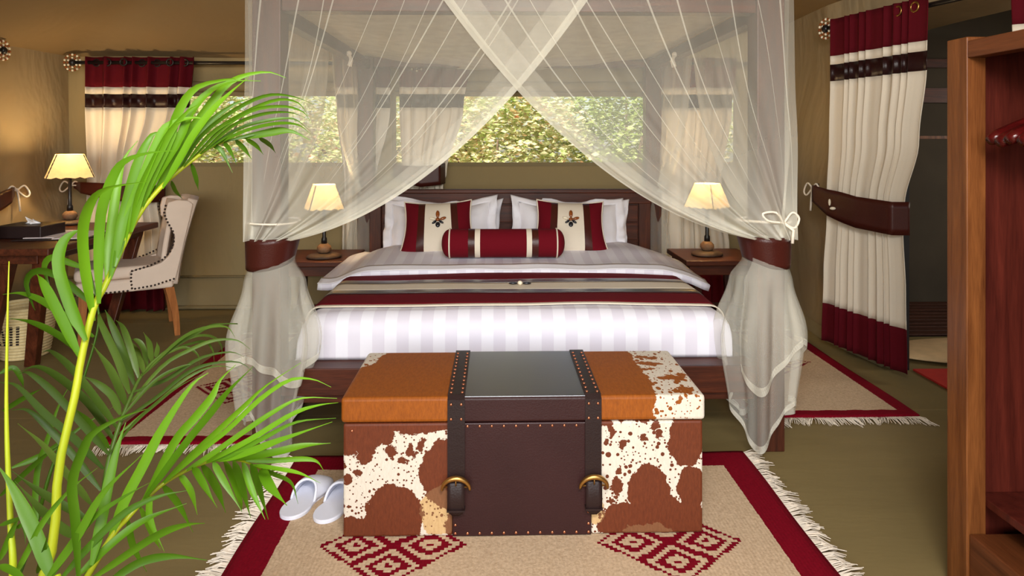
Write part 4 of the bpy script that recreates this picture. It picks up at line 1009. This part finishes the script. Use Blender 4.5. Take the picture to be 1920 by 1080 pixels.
# back between the sides, following the profile
def backf(u, v):
    z = .36 + v * .575 + .012 * math.sin(math.pi * u); x = .235 + .125 * v ** 1.4; x += .035 * math.sin(math.pi * u)
    return (x, -HW + .02 + u * (2 * HW - .04), z)
MB().grid(backf, 20, 16).build('back_panel', 'linen', ch, True, solid=.06)
def frontback(u, v):
    z = .48 + v * .44; return (.175 + .07 * v ** 1.3 + .03 * math.sin(math.pi * u), -HW + .05 + u * (2 * HW - .1), z)
MB().grid(frontback, 16, 12).build('inner_back', 'linen', ch, True, solid=.03)
MB().box(-.33, .24, -HW + .005, HW - .005, .335, .42).build('seat_base', 'linen', ch, bevel=.02, seg=3)
MB().box(-.34, .20, -HW + .03, HW - .03, .42, .50).build('seat_cushion', 'linen', ch, bevel=.03, seg=4)
for k in range(13): MB().ball((-.332 + k * .0245 + .001, -HW - .0005 + .006, .345), (.0072, .0045, .0072), 8, 5).build('nailhead', 'nail', ch, True)
for sx, sy in ((-1, -1), (-1, 1), (1, -1), (1, 1)):
    b = MB(); x0 = -.285 if sx < 0 else .215; pts = []
    for k in range(8):
        f = k / 7; off = (.05 * f ** 1.8 + .02 * math.sin(f * 3.14)) * (1 if sx > 0 else -.3); pts.append((x0 + off, sy * (HW - .035), .34 * (1 - f)))
    for k in range(7): b.bar(pts[k], pts[k + 1], (.055 - .003 * k, .052 - .003 * k), (.05 - .003 * k, .047 - .003 * k))
    b.build('leg', 'chair_leg_wood', ch)
ch.location = (-2.545, 4.84, 0); ch.rotation_euler.z = R(30)

# ================================================================== WARDROBE
wd = thing('open_wardrobe', (1.6, 1.5, 0), 'open reddish brown wooden wardrobe at the right edge', 'wardrobe')
WX0, WX1, WY0, WY1, WZ = 1.378, 1.95, .75, 2.055, 1.655
MB().box(WX0, WX0 + .058, WY1 - .088, WY1, 0, WZ).build('post', 'wardrobe_wood', wd, bevel=.003)
MB().box(WX0, WX0 + .058, WY0, WY0 + .088, 0, WZ).build('post', 'wardrobe_wood', wd, bevel=.003)
MB().box(WX1 - .058, WX1, WY1 - .088, WY1, 0, WZ).build('post', 'wardrobe_wood', wd, bevel=.003)
MB().box(WX0 + .002, WX0 + .056, WY0 + .088, WY1 - .0885, WZ - .062, WZ - .012).build('top_rail', 'wardrobe_wood_y', wd, bevel=.003)
MB().box(WX0 + .058, WX1 - .058, WY1 - .045, WY1 - .02, .06, WZ - .01).build('side_panel', 'wardrobe_inner', wd)
MB().box(WX0 + .058, WX1 - .02, WY0 + .02, WY0 + .045, .06, WZ - .01).build('side_panel', 'wardrobe_inner', wd)
MB().box(WX1 - .02, WX1, WY0 + .02, WY1 - .089, .06, WZ - .01).build('back_panel', 'wardrobe_inner', wd)
MB().box(WX0 + .058, WX1, WY0 + .05, WY1 - .05, WZ - .03, WZ - .012).build('top_panel', 'wardrobe_inner', wd)
MB().box(WX0 + .06, WX1 - .02, WY0 + .05, WY1 - .05, .275, .30).build('shelf', 'wardrobe_inner', wd, bevel=.003)
MB().box(WX0 + .006, WX1 - .02, WY0 + .05, WY1 - .09, .03, .20).build('base_drawer', 'wardrobe_wood_y', wd, bevel=.004)
MB().tube([(WX0 + .30, WY0 + .03, 1.50), (WX0 + .30, WY1 - .03, 1.50)], .014, 12).build('hanging_rail', 'brass', wd, True)
for k, (y, dz, dx) in enumerate(((1.90, .0, 0.0), (1.865, -.006, .0), (1.83, .002, .0), (1.79, -.003, .004))):
    t = thing('coat_hanger', (WX0 + .30, y, 1.30), ['dark red wooden hanger, farthest back on the wardrobe rail', 'dark red wooden hanger, second from the wardrobe post', 'dark red wooden hanger, third from the wardrobe post', 'dark red wooden hanger, nearest to the camera on the rail'][k], 'hanger', 'wooden hangers in the wardrobe')
    b = MB(); pts = []
    for i in range(25):
        a = -1 + 2 * i / 24; pts.append((WX0 + .30 + a * (.295 - dx), y - .03 * (1 - a * a) * 0 - .02 * a * a, 1.455 - .105 * abs(a) ** 1.35 + dz))
    b.tube(pts, [.012 + .010 * abs(-1 + 2 * i / 24) ** 2 - (.008 if i in (0, 24) else 0) for i in range(25)], 10); b.build('shoulder', 'hanger_wood', t, True)
    h = MB(); h.tube([(WX0 + .30, y, 1.45), (WX0 + .30, y, 1.485)] + [(WX0 + .30 + .020 * math.sin(a), y, 1.505 - .020 * math.cos(a)) for a in [.2 + i * .42 for i in range(11)]], .0025, 6); h.build('hook', 'brass', t, True)

# ================================================================== PALM
PB = Vector((-.84, 1.16, 0))
palm = thing('potted_palm', PB, 'tall potted palm with bright green arching fronds at the front left', 'palm')
pot = MB().lathe([(0, 0), (.13, 0), (.15, .02), (.19, .30), (.205, .31), (.205, .34), (.18, .34), (.175, .30), (0, .29)], 32, PB).build('pot', 'pot_clay', palm, True)
MB().lathe([(0, .29), (.172, .292), (.1, .305), (0, .31)], 24, PB).build('soil', 'soil', palm, True)
prnd = random.Random(3)
EYE = Vector((0, 0, CAM_Z))
def leaflet(par, pix, d0, d1, wpx, mat):
    n = len(pix); P3 = [at(x, y, d0 + (d1 - d0) * (k / (n - 1))) for k, (x, y) in enumerate(pix)]
    c = crom(P3, 16); w = wpx / FPX * (d0 + d1) / 2; tw = prnd.uniform(-.55, .55); b = MB(); vs = []
    for k, p in enumerate(c):
        t = (c[min(16, k + 1)] - c[max(0, k - 1)]).normalized(); view = (EYE - p).normalized()
        side = t.cross(view).normalized(); nr = side.cross(t).normalized()
        side = (Matrix.Rotation(tw, 3, t) @ side); nr = Matrix.Rotation(tw, 3, t) @ nr
        f = k / 16; ww = w * .5 * (min(1, .35 + f * 4.5) * (1 - smooth(.45, 1.0, f) * .93)) / max(.6, math.cos(tw))
        vs += [p - side * ww + nr * ww * .42, p, p + side * ww + nr * ww * .42]
    fs = []
    for k in range(16):
        for j in range(2): fs.append((k * 3 + j, k * 3 + j + 1, k * 3 + j + 4, k * 3 + j + 3))
    b.add(vs, fs).build('leaflet', mat, par, True)
def frond(rach, d0, d1, r0, r1, rmat, leaves, mat, spread=.12, root=True, wscale=1.0):
    n = len(rach); P3 = [at(x, y, d0 + (d1 - d0) * k / (n - 1)) for k, (x, y) in enumerate(rach)]
    if root:
        q = PB + Vector((prnd.uniform(-.05, .05), prnd.uniform(-.05, .05), .29)); P3 = [q, q.lerp(P3[0], .55) + Vector((0, 0, .03))] + P3
    c = crom(P3, 40); o = MB().tube(c, [r0 + (r1 - r0) * k / 40 for k in range(41)], 8).build('frond', rmat, palm, True)
    for lf in leaves:
        wpx, pix = lf[0], lf[1:]
        # depth of the rachis nearest the leaflet's foot
        best = min(range(n), key=lambda k: (rach[k][0] - pix[0][0]) ** 2 + (rach[k][1] - pix[0][1]) ** 2); dd = d0 + (d1 - d0) * best / (n - 1)
        leaflet(o, pix, dd, dd + prnd.uniform(-spread, spread), wpx * wscale * (.8 if d0 == 1.18 else .76), 'leaf_mid' if (mat == 'leaf_bright' and wpx <= 14 and d0 == 1.18) else mat)  # thin tip leaflets take the darker green as painted backlit shade
    return o
A = [(22, (151, 672), (106, 580), (80, 530), (69, 514)), (25, (162, 638), (135, 575), (112, 500), (120, 455), (140, 436), (150, 432)),
     (23, (175, 602), (158, 505), (154, 430), (170, 378), (200, 353), (275, 340)), (22, (186, 569), (186, 491), (189, 414), (200, 364), (219, 320), (239, 300), (278, 287), (332, 282)),
     (21, (201, 535), (205, 463), (211, 412), (219, 356), (233, 298), (258, 264)), (21, (206, 524), (222, 450), (233, 398), (255, 314), (278, 264), (296, 249), (355, 249)),
     (20, (232, 463), (244, 398), (272, 325), (300, 259), (317, 234), (358, 221), (392, 224)), (19, (245, 435), (262, 360), (290, 300), (317, 250), (350, 210), (372, 196)),
     (20, (262, 400), (280, 340), (317, 262), (328, 223), (350, 181), (378, 159), (433, 148), (444, 153)), (19, (262, 400), (278, 356), (336, 264), (358, 212), (392, 173), (433, 153), (489, 152)),
     (18, (285, 370), (306, 337), (350, 253), (378, 217), (419, 164), (456, 142), (503, 135), (536, 146)), (16, (305, 353), (340, 295), (364, 253), (400, 206), (433, 173), (467, 144)),
     (13, (320, 335), (360, 275), (395, 228), (440, 195), (470, 184)), (9, (336, 320), (378, 253), (447, 201), (503, 178), (550, 181), (589, 196)),
     (9, (345, 312), (392, 253), (456, 212), (517, 187), (558, 192), (578, 217)), (8, (358, 300), (419, 239), (475, 206), (531, 199), (567, 209), (581, 226)),
     (8, (372, 292), (433, 237), (489, 214), (539, 210), (572, 220)), (8, (385, 283), (447, 242), (503, 226), (550, 223), (581, 245)),
     (8, (400, 273), (461, 245), (517, 232), (558, 234), (582, 251)), (8, (420, 266), (489, 248), (531, 241), (569, 253)), (14, (447, 259), (503, 251), (544, 246), (582, 263)),
     (11, (400, 273), (415, 283), (436, 324)), (10, (420, 268), (430, 280), (444, 309)), (11, (442, 262), (458, 278), (472, 299)), (10, (461, 259), (480, 272), (494, 290)), (10, (486, 257), (505, 270), (517, 287)),
     (10, (358, 306), (367, 335), (372, 357)), (9, (322, 339), (330, 358), (342, 373)), (18, (215, 500), (232, 430), (252, 372), (275, 300)), (18, (250, 425), (285, 345), (325, 275), (345, 245))]
frond([(97, 1035), (110, 880), (140, 745), (152, 675), (175, 580), (200, 530), (230, 463), (262, 400), (300, 353), (336, 320), (372, 292), (400, 273), (447, 259), (489, 253), (520, 252)], 1.18, 1.52, .0088, .002, 'stem_yellow', A, 'leaf_bright')
B = [(17, (205, 852), (156, 794), (97, 730), (55, 699), (36, 701)), (17, (212, 824), (167, 760), (111, 710), (69, 688), (36, 698)), (17, (219, 802), (178, 747), (133, 691), (97, 660), (80, 659)),
     (17, (226, 777), (211, 741), (180, 716), (155, 705)), (18, (236, 760), (208, 697), (172, 644)), (17, (244, 738), (222, 672), (189, 602), (187, 586)), (17, (253, 722), (230, 652), (208, 602), (197, 581)),
     (15, (261, 710), (244, 650), (230, 613), (217, 600)), (13, (269, 700), (256, 660), (244, 638)), (12, (276, 688), (267, 652), (255, 638), (247, 637)), (13, (285, 679), (281, 644), (269, 623)), (11, (293, 670), (296, 655), (294, 641)),
     (17, (194, 879), (139, 822), (83, 774), (33, 724), (0, 717)), (16, (189, 919), (144, 860), (92, 802), (53, 769), (22, 769)), (16, (172, 947), (130, 897), (80, 835), (33, 794)), (18, (165, 975), (110, 945), (69, 919), (22, 883)), (20, (150, 1010), (110, 985), (69, 947), (28, 902)),
     (9, (250, 735), (285, 722), (319, 708), (374, 672), (430, 660), (458, 669)), (9, (240, 760), (305, 686), (358, 655), (402, 638), (444, 638), (469, 655)), (9, (225, 790), (291, 747), (347, 702), (391, 683), (447, 679), (480, 702)),
     (8, (215, 820), (291, 758), (352, 708), (402, 687), (447, 691)), (9, (262, 708), (319, 655), (369, 624), (402, 608), (447, 608)), (8, (275, 695), (336, 638), (380, 616), (424, 613), (441, 633)),
     (6, (340, 640), (374, 629), (402, 633), (416, 652), (413, 677)), (6, (310, 665), (345, 652), (370, 665), (374, 690)), (7, (205, 850), (255, 790), (320, 735), (380, 700)), (6, (330, 652), (380, 640), (398, 655), (402, 680)), (8, (230, 780), (290, 715), (340, 688), (370, 682))]
frond([(178, 1045), (190, 960), (202, 872), (222, 802), (244, 747), (263, 708), (291, 674), (333, 644), (374, 622), (416, 608), (445, 607)], 1.42, 1.85, .0075, .0015, 'leaf_old', B, 'leaf_old', .16)
C = [(24, (205, 1013), (236, 936), (267, 877), (306, 802), (358, 724), (391, 699)), (20, (267, 941), (327, 828), (364, 784), (397, 743), (412, 713), (442, 684)), (18, (267, 941), (346, 836), (401, 769), (434, 728), (475, 687)),
     (14, (290, 921), (364, 847), (401, 813), (457, 761), (497, 724), (564, 680)), (12, (300, 912), (375, 847), (427, 806), (486, 750), (542, 713), (586, 711), (621, 726)), (13, (346, 884), (394, 854), (457, 810), (512, 773), (564, 747), (632, 747)),
     (13, (370, 872), (412, 854), (475, 821), (549, 776), (597, 760), (634, 755)), (12, (390, 866), (438, 850), (494, 821), (557, 791), (630, 784)), (17, (410, 864), (468, 847), (531, 823), (623, 791)), (17, (430, 863), (512, 850), (571, 836), (620, 831)),
     (12, (450, 863), (512, 863), (568, 860), (594, 865), (607, 882)), (10, (475, 872), (512, 878), (560, 887), (601, 906)), (10, (485, 877), (512, 889), (546, 906), (559, 945)), (25, (490, 880), (505, 910), (538, 948)),
     (17, (470, 870), (483, 910), (503, 974)), (16, (455, 866), (471, 917), (497, 974)), (18, (438, 864), (453, 910), (470, 971)), (15, (420, 864), (434, 895), (450, 940), (453, 960)), (16, (400, 866), (420, 902), (453, 958)), (18, (378, 870), (405, 913), (423, 961)),
     (17, (362, 876), (379, 906), (407, 952)), (15, (335, 888), (357, 921), (370, 965)), (15, (305, 908), (334, 943), (362, 998)), (15, (280, 930), (281, 974), (308, 1034)), (15, (240, 975), (250, 1024), (275, 1072)), (13, (262, 950), (285, 1000), (302, 1032))]
frond([(205, 1013), (236, 975), (267, 941), (305, 908), (346, 884), (390, 866), (430, 862), (460, 866), (490, 880)], 1.16, 1.36, .006, .0015, 'stem_yellow', C, 'leaf_bright', .10)
D = [(31, (100, 1090), (75, 1020), (53, 969), (22, 910), (-10, 865)), (20, (88, 1085), (144, 1008), (194, 924), (267, 852)), (13, (95, 1085), (167, 980), (222, 938), (280, 905)), (18, (140, 1085), (222, 1010), (278, 972), (350, 944)),
     (18, (165, 1090), (250, 1030), (305, 997), (350, 983), (384, 981)), (19, (205, 1088), (264, 1052), (320, 1042), (388, 1050)), (22, (147, 1090), (139, 975), (133, 905), (155, 841), (175, 810), (230, 781), (275, 767)),
     (24, (172, 1060), (192, 975), (205, 905), (222, 835), (236, 792)), (14, (22, 1090), (56, 1024), (83, 974), (133, 916), (183, 877)), (17, (110, 1090), (178, 1013), (239, 958), (300, 930), (350, 920)), (16, (0, 1060), (30, 1075), (60, 1100))]
frond([(118, 1140), (112, 1105), (106, 1080)], 1.02, 1.04, .009, .006, 'stem_yellow', D, 'leaf_mid', .07)
E = [(15, (165, 505), (125, 490), (97, 482), (83, 497), (88, 525), (103, 563)), (16, (178, 575), (140, 540), (100, 512), (65, 508), (48, 530), (60, 570), (66, 582)), (16, (176, 632), (130, 600), (80, 565), (40, 550), (5, 552)), (15, (160, 668), (110, 630), (60, 605), (18, 597)),
     (14, (22, 877), (75, 855), (111, 833), (150, 802), (212, 763)), (13, (0, 930), (42, 891), (83, 855), (120, 830)), (16, (205, 840), (165, 790), (130, 760)), (13, (70, 975), (66, 941), (71, 878), (89, 824), (111, 758), (139, 710)),
     (12, (5, 770), (45, 745), (80, 728)), (12, (0, 700), (25, 690), (40, 712), (44, 728))]
frond([(60, 1010), (90, 900), (125, 800), (160, 700), (185, 600), (170, 510)], 1.62, 1.78, .006, .002, 'leaf_mid', E, 'leaf_mid', .1)
F_ = [(10, (30, 990), (45, 985), (48, 1020)), (10, (0, 985), (30, 975), (60, 965)), (14, (0, 1050), (20, 1000), (40, 960)), (12, (70, 1075), (80, 1040), (90, 1000))]
frond([(24, 1080), (20, 980), (14, 850), (12, 740), (14, 600), (17, 490)], 1.08, 1.14, .0075, .0008, 'stem_yellow', F_, 'leaf_mid', .08)

for o in bpy.data.objects:
    if '_w' in o: del o['_w']
